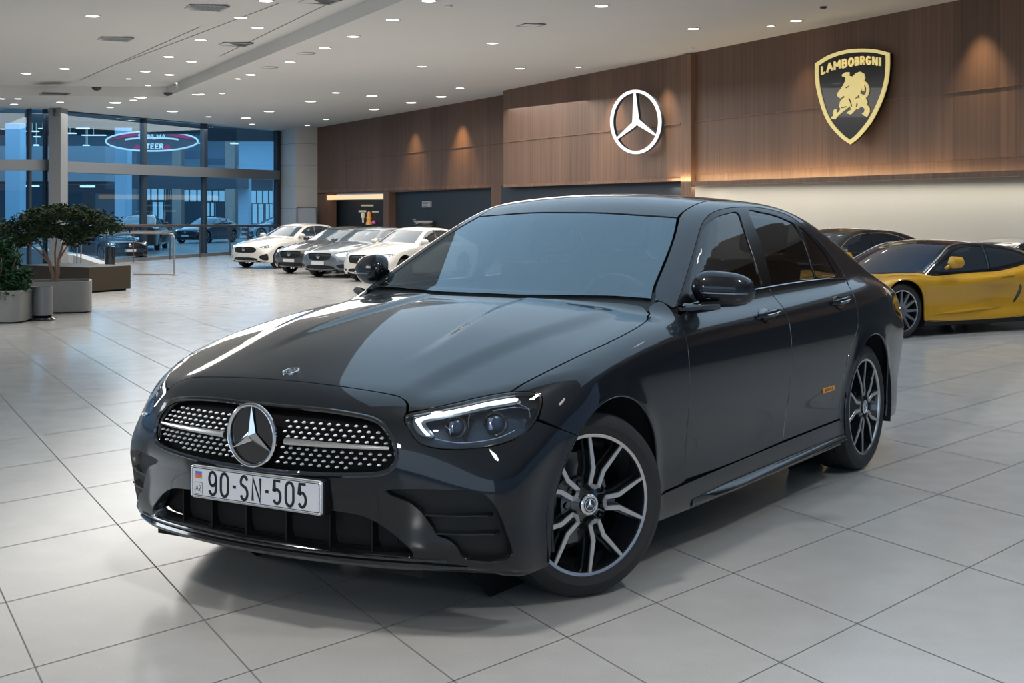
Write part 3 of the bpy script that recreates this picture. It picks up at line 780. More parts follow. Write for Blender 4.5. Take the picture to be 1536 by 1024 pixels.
        panel('tail_light',cyr,tl,M_tail,root,s=.04,off=-.002,flip=fp)
    # ---- roof, windscreen, rear window, boot, rear bumper
    wl=[(-1.335,.530,1.352),(-1.163,.592,1.256),(-.973,.640,1.156),(-.808,.678,1.07),(-.735,.705,1.025)]
    top=[(-1.262,.0,1.375),(-1.27,.15,1.375),(-1.29,.35,1.366),(-1.32,.48,1.356)]
    bot=[(-.70,.60,1.02),(-.62,.40,1.02),(-.56,.2,1.02),(-.545,.0,1.02)]
    half=top+wl+bot; ow=half+mir(half[1:-1])[::-1]
    nh=len(half)
    ws=panel('windshield',lon,ow,M_wsglass,root,s=.04,off=.003,gap=.001,lip=0,corners={4,8,2*nh-2-4,2*nh-2-8})
    # black frit band round the glass and the camera patch behind it
    qi=cyl_in(lon,ow,.028)
    fb=panel('windshield_border',lon,ow,M_frit,ws,holes=[qi],s=.03,off=.006,gap=.0,lip=0,corners={4,8,2*nh-2-4,2*nh-2-8})
    sens=[(-1.25,-.155,1.37),(-1.25,.155,1.37),(-1.20,.14,1.35),(-1.10,.085,1.30),(-1.08,.06,1.29),(-1.08,-.06,1.29),(-1.10,-.085,1.30),(-1.20,-.14,1.35)]
    panel('camera_housing',lon,sens,M_frit,ws,s=.04,off=.010,lip=.02)
    cw=half_cowl=[(-.525,.0,1.0),(-.53,.15,1.0),(-.565,.32,1.0),(-.63,.5,1.0),(-.69,.69,1.0),(-.69,.715,1.0),(-.76,.72,1.03),(-.74,.68,1.03),(-.66,.45,1.03),(-.60,.3,1.03),(-.575,.0,1.03)]
    panel('cowl',lon,[(-.47,.0,1.0),(-.50,.3,1.0),(-.58,.5,1.0),(-.64,.70,.99),(-.70,.745,1.0),(-.80,.71,1.05),(-.74,.62,1.05),(-.66,.4,1.05),(-.60,.0,1.05),(-.66,-.4,1.05),(-.74,-.62,1.05),(-.80,-.71,1.05),(-.70,-.745,1.0),(-.64,-.70,.99),(-.58,-.5,1.0),(-.50,-.3,1.0)],M_pblack,root,s=.04,off=.014,lip=0)
    rt=[(-1.270,.0,1.38),(-1.278,.15,1.38),(-1.298,.35,1.372),(-1.33,.48,1.36),(-1.345,.530,1.355),(-1.42,.525,1.38),(-1.7,.520,1.42),(-2.1,.520,1.42),(-2.55,.510,1.385),(-2.72,.505,1.34),(-2.70,.3,1.37),(-2.69,.0,1.38)]
    ro=rt+mir(rt[1:-1])[::-1]
    panel('roof',lon,ro,P,root,lipmat=M_gloss,s=.03,corners={4,9,13,18})
    rw=[(-2.72,.0,1.37),(-2.73,.3,1.36),(-2.75,.50,1.33),(-2.82,.52,1.30),(-3.05,.56,1.20),(-3.33,.59,1.11),(-3.40,.5,1.09),(-3.44,.0,1.09)]
    panel('rear_window',lon,rw+mir(rw[1:-1])[::-1],M_sdglass,root,s=.05,off=.004,lip=0,corners={2,5,9,12})
    bt=[(-3.47,.0,1.08),(-3.43,.5,1.08),(-3.38,.60,1.09),(-3.49,.65,1.05),(-3.7,.67,1.02),(-3.88,.66,.97),(-3.93,.4,1.0),(-3.95,.0,1.0)]
    panel('boot_lid',lon,bt+mir(bt[1:-1])[::-1],P,root,lipmat=M_gloss,s=.04,corners={2,5,9,12})
    rb=[(-3.98,.0,.93),(-3.97,.3,.92),(-3.90,.67,.90),(-3.86,.77,.81),(-3.72,.83,.755),(-3.70,.85,.62),(-3.6,.87,.55),(-3.32,.90,.50),(-3.27,.9,.30),(-3.34,.88,.22),(-3.7,.75,.22),(-3.9,.4,.22),(-3.94,.0,.22)]
    panel('rear_bumper',cyr,rb+mir(rb[1:-1])[::-1],P,root,s=.04,corners={4,7,9,15,17,20})
    # ---- dark inner shell closes gaps and wheel wells
    a_=[(.55,.0,.80),(.50,.6,.74),(.42,.78,.70)]+[(.40*math.cos(math.radians(a)),.9,.350+.40*math.sin(math.radians(a))) for a in range(60,181,12)]+[(-.41,.9,.30),(-.44,.88,.19),(-2.50,.88,.19),(-2.52,.9,.30)]+[(-L+.40*math.cos(math.radians(a)),.9,.350+.40*math.sin(math.radians(a))) for a in range(170,9,-12)]+[(-3.45,.88,.30),(-3.7,.8,.5),(-3.8,.7,.85),(-3.85,.5,.98),(-3.85,.0,1.0),(-3.5,.0,1.05),(-3.35,.55,1.05),(-2.95,.75,1.0),(-1.8,.83,.98),(-.80,.83,.95),(-.72,.72,.99),(-.58,.4,.99),(-.50,.0,.99)]
    for sg in (1,-1):
        panel('inner_body',lon,a_,M_matte,root,s=.07,off=.022,lip=0,flip=sg<0,curve=False,bs=.04)
        for cx in (0,-L):
            wl_=MB(); wl_.lathe([(.40,.55),(.41,.60),(.41,.895)],28,0,Matrix.Translation((cx,0,.350))@Matrix.Diagonal((1,sg,1,1)),a0=math.radians(-18),a1=math.radians(198))
            wl_.lathe([(.40,.55),(.0,.55)],28,0,Matrix.Translation((cx,0,.350))@Matrix.Diagonal((1,sg,1,1)))
            wl_.build('wheel_well',M_matte,root)
    ub=MB()
    ub.box(.42,.70,-.60,.60,.20,.24); ub.box(-.42,-2.50,-.86,.86,.19,.23); ub.box(-.45,.45,-.54,.54,.21,.30); ub.box(-2.5,-3.4,-.54,.54,.21,.30); ub.box(-3.36,-3.8,-.7,.7,.23,.3)
    ub.box(.42,.60,-.70,.70,.5,.7); ub.box(.55,.70,-.5,.5,.3,.66)
    ub.build('underbody',M_matte,root)
    # ---- cabin
    cb=MB(); cb.box(-.95,-.66,-.72,.72,.80,.93,0,bev=.03); cb.box(-1.0,-.85,-.18,.18,.62,.90,0,bev=.03)
    cb.add([(-.66,-.70,.95),(-.66,.70,.95),(-1.02,.72,.955),(-1.02,-.72,.955),(-.90,-.7,.80),(-.90,.7,.80)],[(0,1,2,3),(3,2,5,4)])
    cb.tube([(-.98,.52,.965),(-.98,.45,.99),(-.98,.35,.99),(-.98,.26,.965)],.03,8)
    cb.build('dashboard',M_dash,root)
    sw=MB(); T=Matrix.Translation((-1.12,.37,.93))@Matrix.Rotation(math.radians(-65),4,'Y')
    sw.tube([(.185*math.cos(a),.185*math.sin(a),0) for a in [2*PI*i/40 for i in range(40)]],.015,8,0,T,closed=True)
    sw.box(-.17,.17,-.02,.02,-.01,.01,0,T,bev=.004); sw.box(-.02,.02,-.17,.0,-.01,.01,0,T,bev=.004); sw.box(-.05,.05,-.06,.06,-.02,.015,0,T,bev=.01)
    sw.build('steering_wheel',M_seat,root)
    for (x,ys) in ((-1.55,(.37,-.37)),(-2.45,(.40,-.40,0))):
        for y in ys:
            st=MB(); wd=.25 if x>-2 else .22
            st.box(x-.02,x+.50,y-wd,y+wd,.48,.64,0,bev=.05)
            T=Matrix.Translation((x,y,.58))@Matrix.Rotation(math.radians(-18),4,'Y')
            st.box(-.07,.07,-wd,wd,.0,.56,0,T,bev=.05)
            T2=T@Matrix.Translation((0,0,.60))
            if x>-2: st.tube([(0,-.06,-.06),(0,-.06,.05)],.008,6,0,T2); st.tube([(0,.06,-.06),(0,.06,.05)],.008,6,0,T2)
            st.box(-.05,.05,-.13,.13,.0,.19,0,T2,bev=.04)
            st.build('seat' if x>-2 else 'rear_seat',M_seat,root)
    mi=MB(); mi.box(-1.16,-1.13,-.12,.12,1.235,1.30,0,bev=.012); mi.tube([(-1.15,0,1.29),(-1.16,0,1.315)],.01,8); mi.build('rear_view_mirror',M_pblack,root)
    # ---- door mirrors
    for sg in (1,-1):
        mb=MB(); n=22; V=[];F=[]
        # housing: rows along y from inboard to tip
        prof=[]
        yb,zo=(.810,0) if sg>0 else (.765,.035)
        for i in range(n+1):
            t=i/n; y=yb+.235*t
            # section half sizes
            e=(1-abs(2*t-1)**3.2)**.42 if 0<t<1 else .0
            hz=.082*e*(1-.22*t); hx=.075*e*(1-.30*t)
            cx=-.905-.05*t-.03*t*t; cz=1.066-.010*t+zo
            k=24
            for j in range(k):
                a=2*PI*j/k; c,s_=math.cos(a),math.sin(a)
                px=hx*(abs(c)**.8)*(1 if c>0 else -.55)*(1 if c else 0)
                pz=hz*(abs(s_)**.85)*(1 if s_>0 else -1)
                if s_<0: px*=1-.15*(-s_)
                V.append((cx+px+(.02*s_ if s_<0 else -.012*s_),y*sg,cz+pz))
        for i in range(n):
            for j in range(k):
                j2=(j+1)%k; F.append((i*k+j,i*k+j2,(i+1)*k+j2,(i+1)*k+j))
        F.append(tuple(range(k))); F.append(tuple(n*k+j for j in range(k)))
        mb.add(V,F); mh=mb.build('door_mirror',P,root,auto=1.2)
        ind=MB(); ind.tube([(-.905-.05*t-.03*t*t+.078*((1-abs(2*t-1)**3.2)**.42)*(1-.3*t)-.004,(yb+.235*t)*sg,1.052-.006*t+zo) for t in [.25+.7*i/16 for i in range(17)]],[.005 if 0<i<16 else .002 for i in range(17)],6)
        ind.build('mirror_indicator',M_lamp,mh)
        ar=MB(); ar.tube([(-.83,.785*sg,.985),(-.84,.83*sg,.985),(-.87,.88*sg,.992),(-.90,.93*sg,1.0)],[.024,.022,.022,.018],10,sy=1.4)
        ar.build('mirror_arm',M_gloss,mh)
        gl=MB(); gl.add([(-.945,(yb+.04)*sg,1.02+zo),(-.965,(yb+.2)*sg,1.03+zo),(-.965,(yb+.2)*sg,1.09+zo),(-.945,(yb+.04)*sg,1.11+zo)],[(0,1,2,3)]); gl.build('mirror_glass',M_chrome,mh)
    # ---- wheels
    st=math.radians(-27)
    def fw(sg):
        return wheel('front_wheel',root,(.0,.760*sg,.350),st+(0 if sg>0 else PI),ph=PI)
    fw(1); fw(-1)
    for sg in (1,-1): wheel('rear_wheel',root,(-L,.775*sg,.350),0 if sg>0 else PI,ph=math.radians(150))
def cyl_in(dom,pts,d):
    q=inset(resample(crom(dom.to2(pts),.012),.012),d)
    q=q[::3]
    return [tuple(p) for p in dom.lift(q)[0]]
# ---------------------------------------------------------------- simpler sedans of the showroom
def merge(objs,name,parent,mats):
    """join panel meshes into one body mesh keeping their normals"""
    V=[];F=[];N=[];b=0
    for o in objs:
        me=o.data
        nv=len(me.vertices)
        nn=[None]*nv
        for l,c in zip(me.loops,me.corner_normals): nn[l.vertex_index]=tuple(c.vector)
        V+=[tuple(v.co) for v in me.vertices]; N+=[x or (0,0,1) for x in nn]
        F+=[tuple(i+b for i in p.vertices) for p in me.polygons]; b+=nv
        bpy.data.objects.remove(o)
    return mobj(name,V,F,mats,parent,N=N)
M_dkglass=pbr('dark_car_glass',(.02,.03,.04),.06,0,coat=.6,spec=.8)
M_blglass=pbr('sky_tone_painted_car_glass',(.035,.06,.085),.10,.0,coat=.2,spec=.5)  # bluish sky reflection put into the glass colour
M_ltlens=pbr('clear_lamp_lens',(.35,.40,.45),.12,.5,coat=1)
M_dklens=pbr('smoked_lamp_lens',(.05,.06,.07),.1,.2,coat=1)
M_lamppt=emis('lamp_point',(1,1,1),2.5)
M_grey_alloy=pbr('grey_alloy',(.25,.26,.28),.3,.8)
def simple_sedan(name,loc,a,sc,pm,label,cat='car',zs=1.0,style=0,glass=None,group=None,trim=None,plate=(.5,.52,.55)):
    """style 0 slim lamps and wide grille, 1 squarer lamps, 2 upright suv"""
    root=empty(name,loc,a,None,label,cat,group); root.scale=(sc,sc,sc)
    glass=glass or M_dkglass
    def fn(x,y,z): return body(x,y,z/zs)
    lon=Dom(fn,'lon',(0,.6*zs)); cyl=Dom(fn,'cyl',(-.2,0)); cyr=Dom(fn,'cyl',(-3.3,0),sign=-1)
    S=lambda pts: [(x,y,z*zs) for x,y,z in pts]
    arcf=[(.385*math.cos(math.radians(q)),.93,.350+.385*math.sin(math.radians(q))) for q in range(40,181,14)]
    arcr=[(-L+.385*math.cos(math.radians(q)),.93,.350+.385*math.sin(math.radians(q))) for q in range(180,14,-15)][::-1]
    half=[(.655,.0,.79),(.645,.33,.785),(.62,.52,.77),(.50,.72,.77),(.40,.83,.75),(.36,.88,.68)]+arcf+[(-.395,.90,.23),(-1.0,.89,.215),(-1.8,.89,.215),(-2.50,.89,.225)]+sorted(arcr,key=lambda p:-p[0])+[(-3.30,.9,.40),(-3.6,.87,.55),(-3.70,.85,.62),(-3.72,.83,.76),(-3.86,.78,.80),(-3.88,.70,.92),(-3.93,.40,.99),(-3.95,.0,1.0)]
    # sort the rear arch front to back
    o=S(half+mir(half[1:-1])[::-1])
    wl=[(-1.262,.0,1.375),(-1.29,.35,1.366),(-1.335,.530,1.352),(-1.163,.592,1.256),(-.973,.640,1.156),(-.808,.678,1.07),(-.735,.705,1.025),(-.62,.40,1.02),(-.545,.0,1.02)]
    wo=S(wl+mir(wl[1:-1])[::-1])
    rw=[(-2.72,.0,1.37),(-2.75,.50,1.33),(-3.05,.56,1.20),(-3.33,.59,1.11),(-3.44,.0,1.09)]
    ro=S(rw+mir(rw[1:-1])[::-1])
    sw=[(-.90,.80,1.033),(-1.111,.722,1.178),(-1.278,.672,1.270),(-1.534,.637,1.351),(-1.79,.627,1.370),(-2.105,.629,1.370),(-2.36,.657,1.326),(-2.578,.699,1.235),(-2.70,.772,1.083),(-2.71,.794,1.045),(-2.05,.8,1.043),(-1.3,.8,1.036)]
    sw=S(sw)
    if style==0:
        hl=[(.69,.58,.70),(.60,.68,.735),(.48,.77,.765),(.34,.86,.775),(.42,.85,.715),(.52,.80,.675),(.63,.70,.665)]
        gr=[(.78,.0,.70),(.77,.30,.70),(.76,.46,.68),(.76,.52,.62),(.77,.48,.545),(.80,.30,.52),(.85,.0,.515)]
        it=[(.70,.60,.40),(.62,.78,.48),(.57,.84,.485),(.54,.86,.29),(.66,.72,.285)]
    elif style==1:
        hl=[(.71,.54,.68),(.66,.60,.74),(.50,.74,.775),(.36,.85,.765),(.42,.85,.68),(.55,.80,.62),(.68,.66,.615)]
        gr=[(.78,.0,.72),(.77,.30,.72),(.76,.44,.70),(.77,.40,.56),(.80,.24,.52),(.85,.0,.515)]
        it=[(.70,.60,.37),(.62,.78,.42),(.58,.83,.41),(.57,.83,.31),(.66,.70,.29)]
    else:
        hl=[(.71,.56,.66),(.68,.59,.74),(.54,.72,.775),(.38,.84,.76),(.40,.86,.70),(.55,.80,.66),(.68,.66,.645)]
        gr=[(.78,.0,.745),(.77,.30,.745),(.74,.50,.73),(.74,.53,.60),(.77,.47,.52),(.80,.30,.50),(.85,.0,.495)]
        it=[(.70,.60,.34),(.62,.76,.36),(.58,.82,.34),(.58,.82,.29),(.66,.70,.27)]
    gr=S(gr+mir(gr[1:-1])[::-1]); hl=S(hl); it=S(it)
    lw=[(.825,.0,.37),(.82,.30,.37),(.76,.52,.34),(.74,.56,.27),(.80,.25,.26),(.82,.0,.26)]; lw=S(lw+mir(lw[1:-1])[::-1])
    fb=[(.655,.0,.79),(.645,.33,.785),(.62,.52,.77),(.50,.72,.77),(.40,.83,.75),(.36,.88,.68),(.295,.93,.60),(.352,.93,.49),(.378,.92,.41),(.386,.91,.335),(.382,.89,.21),(.50,.80,.218),(.68,.45,.235),(.74,.0,.238)]
    fb=S(fb+mir(fb[1:-1])[::-1])
    rb=[(-3.95,.0,1.0),(-3.93,.40,.99),(-3.88,.70,.92),(-3.86,.78,.80),(-3.72,.83,.76),(-3.70,.85,.62),(-3.6,.87,.55),(-3.30,.90,.40),(-3.34,.88,.22),(-3.7,.75,.22),(-3.9,.4,.22),(-3.94,.0,.22)]
    rb=S(rb+mir(rb[1:-1])[::-1])
    kw=dict(s=.07,bs=.03,lip=.02,gap=0)
    b1=panel('a',lon,o,pm,None,holes=[wo,ro,sw,mir(sw)],**kw)
    b2=panel('b',cyl,fb,pm,None,holes=[gr,hl,mir(hl),it,mir(it),lw],s=.06,bs=.02,lip=.02,gap=0)
    b3=panel('c',cyr,rb,pm,None,**kw)
    merge([b1,b2,b3],'body',root,pm)
    k2=dict(s=.15,bs=.03,lip=0,gap=-.004,off=.008)
    panel('windshield',lon,wo,M_blglass if glass is M_dkglass else glass,root,**k2)
    panel('rear_window',lon,ro,glass,root,**k2)
    panel('grille',cyl,gr,M_pblack,root,s=.1,bs=.03,lip=0,gap=-.01,off=.03)
    panel('lower_intake',cyl,lw,M_pblack,root,s=.1,bs=.03,lip=0,gap=-.01,off=.03)
    for sg in (1,-1):
        f=sg<0
        w=panel('side_window',lon,sw,glass,root,flip=f,**k2)
        if trim:
            t=MB(); q=resample(crom(lon.to2(sw),.03),.03); pp,nn=lon.lift(q); t.tube([(p[0],p[1]*sg,p[2]) for p in pp],.010,6,closed=True); t.build('window_trim',trim,w)
        for x0,x1 in ((-1.69,-1.73),(-2.39,-2.42)):
            t=MB(); pp,nn=lon.lift(lon.to2(S([(x0,.8,1.04),(x1-.03,.64,1.36)]))); t.tube([(p[0],(p[1]+.0)*sg,p[2]) for p in pp],.02,6)
            t.build('window_pillar',M_gloss,w)
        h=panel('headlight',cyl,hl,M_dklens if style==0 else M_ltlens,root,s=.08,bs=.02,lip=0,gap=-.004,off=.012,flip=f)
        pp,nn=cyl.lift(cyl.to2(S([(.62,.70,.695),(.52,.775,.715),(.43,.82,.735)])))
        t=MB()
        for p in pp:
            T=Matrix.Translation((p[0],p[1]*sg,p[2])); t.lathe([(.022,.0),(.016,.012),(0,.018)],10,0,T@Matrix.Rotation(math.radians(90),4,'Y'),axis='z')
        t.build('lamp_point',M_lamppt if style<2 else M_lamp,h)
        panel('side_intake',cyl,it,M_pblack,root,s=.1,bs=.03,lip=0,gap=-.008,off=.03,flip=f)
        for cx in (0,-L):
            wl_=MB(); wl_.lathe([(.0,.60),(.40,.60),(.41,.88)],20,0,Matrix.Translation((cx,0,.350*zs))@Matrix.Diagonal((1,sg,1,1)),a0=math.radians(-18),a1=math.radians(198))
            wl_.build('wheel_well',M_matte,root)
        m=MB(); m.tube([(-.89,.83*sg,1.06*zs),(-.90,.87*sg,1.065*zs),(-.91,1.0*sg,1.065*zs),(-.93,1.05*sg,1.06*zs)],[.05,.075,.07,.04],10); m.tube([(-.86,.79*sg,1.0*zs),(-.90,.90*sg,1.03*zs)],.02,6)
        m.build('door_mirror',pm,root)
        t=MB()
        for dx in (-1.50,-2.42):
            pp,nn=lon.lift(lon.to2(S([(dx-.08,.89,.915),(dx+.08,.89,.905)]))); t.tube([tuple(Vector(p)*1+Vector((0,.012,0))) if sg>0 else (p[0],-p[1]-.012,p[2]) for p in pp],.014,6)
        t.build('door_handle',M_lamp,root)
    pl=MB(); pl.box(.845,.862,-.24,.24,.385*zs,.485*zs,0); pl.build('number_plate',pbr(name+'_plate',plate,.4),root)
    bd=MB(); bd.lathe([(.07,.0),(.075,.01),(.05,.02),(0,.022)],20,0,Matrix.Translation((.835,0,.64*zs))@Matrix.Rotation(math.radians(90),4,'Y'),axis='z'); bd.build('grille_badge',M_lamp,root)
    u=MB(); u.box(-.42,-2.48,-.84,.84,.20,.26); u.box(.45,.72,-.60,.60,.21,.3); u.box(-2.9,-3.7,-.5,.5,.22,.3);u.box(.5,.68,-.45,.45,.3,.6); u.build('underbody',M_matte,root)
    for cx in (0,-L):
        for sg in (1,-1):
            wheel('wheel',root,(cx,.775*sg,.33),0 if sg>0 else PI,detail=False,mats=M_grey_alloy,spokes=10 if style else 7)
    return root
def copy_tree(o,parent=None):
    c=o.copy(); COL.objects.link(c); c.parent=parent
    for ch in o.children: copy_tree(ch,c)
    return c
# ---------------------------------------------------------------- yellow supercar
SP=spl([-3.6,-3.2,-2.6,-2.0,-1.4,-.7,0,.5,.8,1.0],[.80,.93,.965,.93,.90,.915,.955,.93,.86,.78])
SS=spl([.08,.2,.35,.5,.62,.72,.82,.95],[-.06,-.035,-.045,-.03,-.005,-.01,-.04,-.10])
SH=spl([1.05,.8,.4,0,-.35,-.8,-1.6,-2.2,-2.7,-3.1,-3.5],[.42,.52,.65,.715,.74,.74,.77,.84,.87,.86,.80])
SR=spl([-.2,-.6,-1.0,-1.5,-2.0,-2.6,-3.2,-3.6],[.98,1.08,1.135,1.155,1.12,1.03,.92,.84])
def supercar(x,y,z):
    y=np.abs(y)
    side=y-(SP(x)+SS(z))
    side=side+.06*np.exp(-((x+1.75)/.34)**2-((z-.45)/.17)**2)
    for cx in (0,-2.62):
        r=np.hypot(x-cx,z-.33); side=side-.02*np.exp(-((r-.38)/.05)**2)*(z>.1)
    top=(z-(SH(x)+.075*np.exp(-((x)/.45)**2)*ss(.5,.8,y)+.05*np.exp(-((x+2.6)/.5)**2)*ss(.5,.8,y)-.06*y*y))*.95
    front=(x-(1.0-.30*y*y-.25*y**6-.9*np.maximum(.0,z-.35)**1.2))*.9
    rear=(-x-(3.52-.2*y*y-.2*np.minimum(y,1)**6))*.95
    lo=smax(smax(smax(side,top,.09),front,.08),rear,.08); lo=smax(lo,.10-z,.03)
    w=(x-(-.12-(z-.72)*2.15-.45*y*y))*.42
    rf=(z-(SR(x)-.16*y*y))*.95
    g=(y-(.80-.55*(z-.75)-.16*ss(-2.0,-3.3,x)))*.87
    gh=smax(smax(smax(w,rf,.12),g,.08),.6-z,.02); gh=smax(gh,-x-3.3,.05)
    return smin(lo,gh,.03)
def build_supercar(root):
    Y=paint('yellow_pearl_paint',(.66,.35,.028),.1,.35)
    K=paint('gloss_black_roof',(.012,.016,.022),.3,.2)
    lon=Dom(supercar,'lon',(0,.45)); cyl=Dom(supercar,'cyl',(-.2,0)); cyr=Dom(supercar,'cyl',(-2.8,0),sign=-1)
    # greenhouse boundary line (yellow below, black above)
    gb=[(-.14,.0,.74),(-.20,.30,.74),(-.36,.58,.74),(-.50,.76,.735),(-.62,.82,.735),(-.95,.83,.755),(-1.4,.83,.775),(-1.8,.82,.80),(-2.2,.79,.84),(-2.5,.72,.89),(-3.0,.66,.90),(-3.3,.60,.88),(-3.34,.0,.90)]
    arcf=[(.375*math.cos(math.radians(q)),.95,.33+.375*math.sin(math.radians(q))) for q in range(30,181,12)]
    arcr=[(-2.62+.385*math.cos(math.radians(q)),.95,.33+.385*math.sin(math.radians(q))) for q in range(0,175,12)][::-1]
    outer=[(.86,.0,.44),(.80,.3,.46),(.70,.55,.50),(.58,.74,.54),(.48,.86,.54),(.36,.93,.50)]+arcf+[(-.39,.92,.20),(-.9,.90,.17),(-1.6,.90,.17),(-2.2,.92,.20),(-2.24,.93,.30)]+[p for p in sorted([(-2.62+.385*math.cos(math.radians(q)),.95,.33+.385*math.sin(math.radians(q))) for q in range(10,175,12)],key=lambda p:-p[0])]+[(-3.03,.93,.30),(-3.25,.90,.40),(-3.33,.85,.70),(-3.36,.70,.84),(-3.40,.0,.86)]
    o=outer+mir(outer[1:-1])[::-1]; h=gb+mir(gb[1:-1])[::-1]
    b1=panel('a',lon,o,Y,None,holes=[h],s=.045,bs=.025,lip=.02,gap=0)
    fb=[(.86,.0,.44),(.80,.3,.46),(.70,.55,.50),(.58,.74,.54),(.48,.86,.54),(.36,.93,.50),(.37,.93,.35),(.37,.92,.18),(.6,.78,.17),(.8,.4,.17),(.9,.0,.17)]
    hl=[(.62,.62,.43),(.52,.76,.47),(.42,.86,.47),(.55,.78,.40)]
    b2=panel('b',cyl,fb+mir(fb[1:-1])[::-1],Y,None,holes=[hl,mir(hl)],s=.05,bs=.025,lip=.02,gap=0)
    rb=[(-3.40,.0,.86),(-3.36,.70,.84),(-3.33,.85,.70),(-3.25,.90,.40),(-3.03,.93,.30),(-3.1,.9,.16),(-3.4,.5,.16),(-3.45,.0,.16)]
    b3=panel('c',cyr,rb+mir(rb[1:-1])[::-1],Y,None,s=.08,bs=.03,lip=.02,gap=0)
    merge([b1,b2,b3],'body',root,Y)
    ws=[(-1.02,.0,1.11),(-1.05,.3,1.10),(-1.12,.50,1.06),(-.85,.62,.94),(-.55,.73,.80),(-.42,.62,.76),(-.25,.30,.76),(-.19,.0,.76)]
    wo=ws+mir(ws[1:-1])[::-1]
    sd=[(-.68,.79,.80),(-.95,.70,.92),(-1.2,.62,1.03),(-1.45,.60,1.06),(-1.8,.60,1.05),(-2.2,.60,.98),(-2.42,.66,.91),(-2.1,.75,.86),(-1.6,.79,.81),(-1.1,.80,.785)]
    panel('roof',lon,h,K,root,holes=[wo,sd,mir(sd)],s=.045,bs=.025,lip=.02,gap=.001)
    G=pbr('blue_reflection_painted_glass',(.012,.035,.07),.05,.2,coat=1)  # blue reflection put into the windscreen's base colour
    panel('windshield',lon,wo,G,root,s=.1,bs=.03,lip=0,gap=-.003,off=.006)
    for sg in (1,-1):
        f=sg<0
        w=panel('side_window',lon,sd,M_dkglass,root,s=.1,bs=.03,lip=0,gap=-.003,off=.006,flip=f)
        t=MB(); q=crom([(-.50,.76,.75),(-.80,.68,.90),(-1.12,.575,1.04),(-1.4,.55,1.09),(-1.8,.55,1.085),(-2.2,.55,1.02),(-2.5,.60,.93)],.03,False)
        pp,nn=lon.lift(lon.to2(q)); t.tube([(p[0],p[1]*sg,p[2]) for p in pp],.016,8); t.build('roof_trim',M_satin,root)
        t=MB(); pp,nn=lon.lift(lon.to2([(-1.62,.8,.80),(-1.66,.7,.95),(-1.68,.6,1.06)])); t.tube([(p[0],p[1]*sg,p[2]) for p in pp],.022,8); t.build('window_pillar',K,w)
        panel('headlight',cyl,hl,M_dklens,root,s=.05,bs=.02,lip=0,gap=-.003,off=.01,flip=f)
        sc=[(-2.03,.9,.60),(-2.07,.9,.56),(-2.07,.9,.48),(-2.02,.9,.41),(-1.96,.9,.37),(-2.00,.9,.44),(-2.03,.9,.52)]
        panel('side_scoop',lon,sc,M_gloss,root,s=.04,bs=.015,lip=.004,gap=0,off=-.004,flip=f)
        sk=[(-.39,.92,.20),(-.9,.90,.175),(-1.6,.90,.175),(-2.2,.92,.20),(-2.24,.92,.13),(-1.6,.88,.12),(-.9,.88,.12),(-.39,.9,.13)]
        panel('side_sill',lon,sk,M_pblack,root,s=.05,bs=.03,flip=f)
        m=MB(); m.tube([(-.80,.84*sg,.82),(-.80,.92*sg,.86)],.022,8); m.tube([(-.72,.96*sg,.885),(-.77,.97*sg,.90),(-.90,.98*sg,.895),(-.95,.98*sg,.885)],[.02,.075,.07,.03],12,sy=.9); m.build('door_mirror',Y,root)
        t=MB(); 
        for z in (.30,):
            pp,nn=lon.lift(lon.to2(crom([(-.55,.9,.27),(-1.2,.9,.30),(-1.8,.9,.34)],.05,False))); t.tube([(p[0],(p[1]+.002)*sg,p[2]) for p in pp],[.004+.014*math.sin(PI*i/(len(pp)-1)) for i in range(len(pp))],8)
        t.build('sill_blade',Y,root)
        t=MB(); pp,nn=lon.lift(lon.to2([(-1.72,.9,.70),(-1.92,.9,.715)])); t.tube([(p[0],(p[1]+.004)*sg,p[2]) for p in pp],.012,6); t.build('door_handle',Y,root)
        for cx in (0,-2.62):
            wl_=MB(); wl_.lathe([(.0,.62),(.355,.62),(.36,.88)],20,0,Matrix.Translation((cx,0,.33))@Matrix.Diagonal((1,sg,1,1)),a0=math.radians(-18),a1=math.radians(198)); wl_.build('wheel_well',M_matte,root)
            wheel('wheel',root,(cx,.81*sg,.33),0 if sg>0 else PI,detail=False,mats=M_grey_alloy,spokes=12)
    u=MB(); u.box(-.39,-2.22,-.85,.85,.12,.2); u.box(.4,.8,-.6,.6,.12,.2); u.box(-2.9,-3.3,-.6,.6,.14,.3); u.build('underbody',M_matte,root)
    t=MB(); pp,nn=lon.lift(lon.to2([(-2.75,.35,1.0),(-2.75,-.35,1.0)])); t.tube([(p[0],p[1],p[2]+.03) for p in pp],.012,6); t.build('tail_spoiler',K,root)
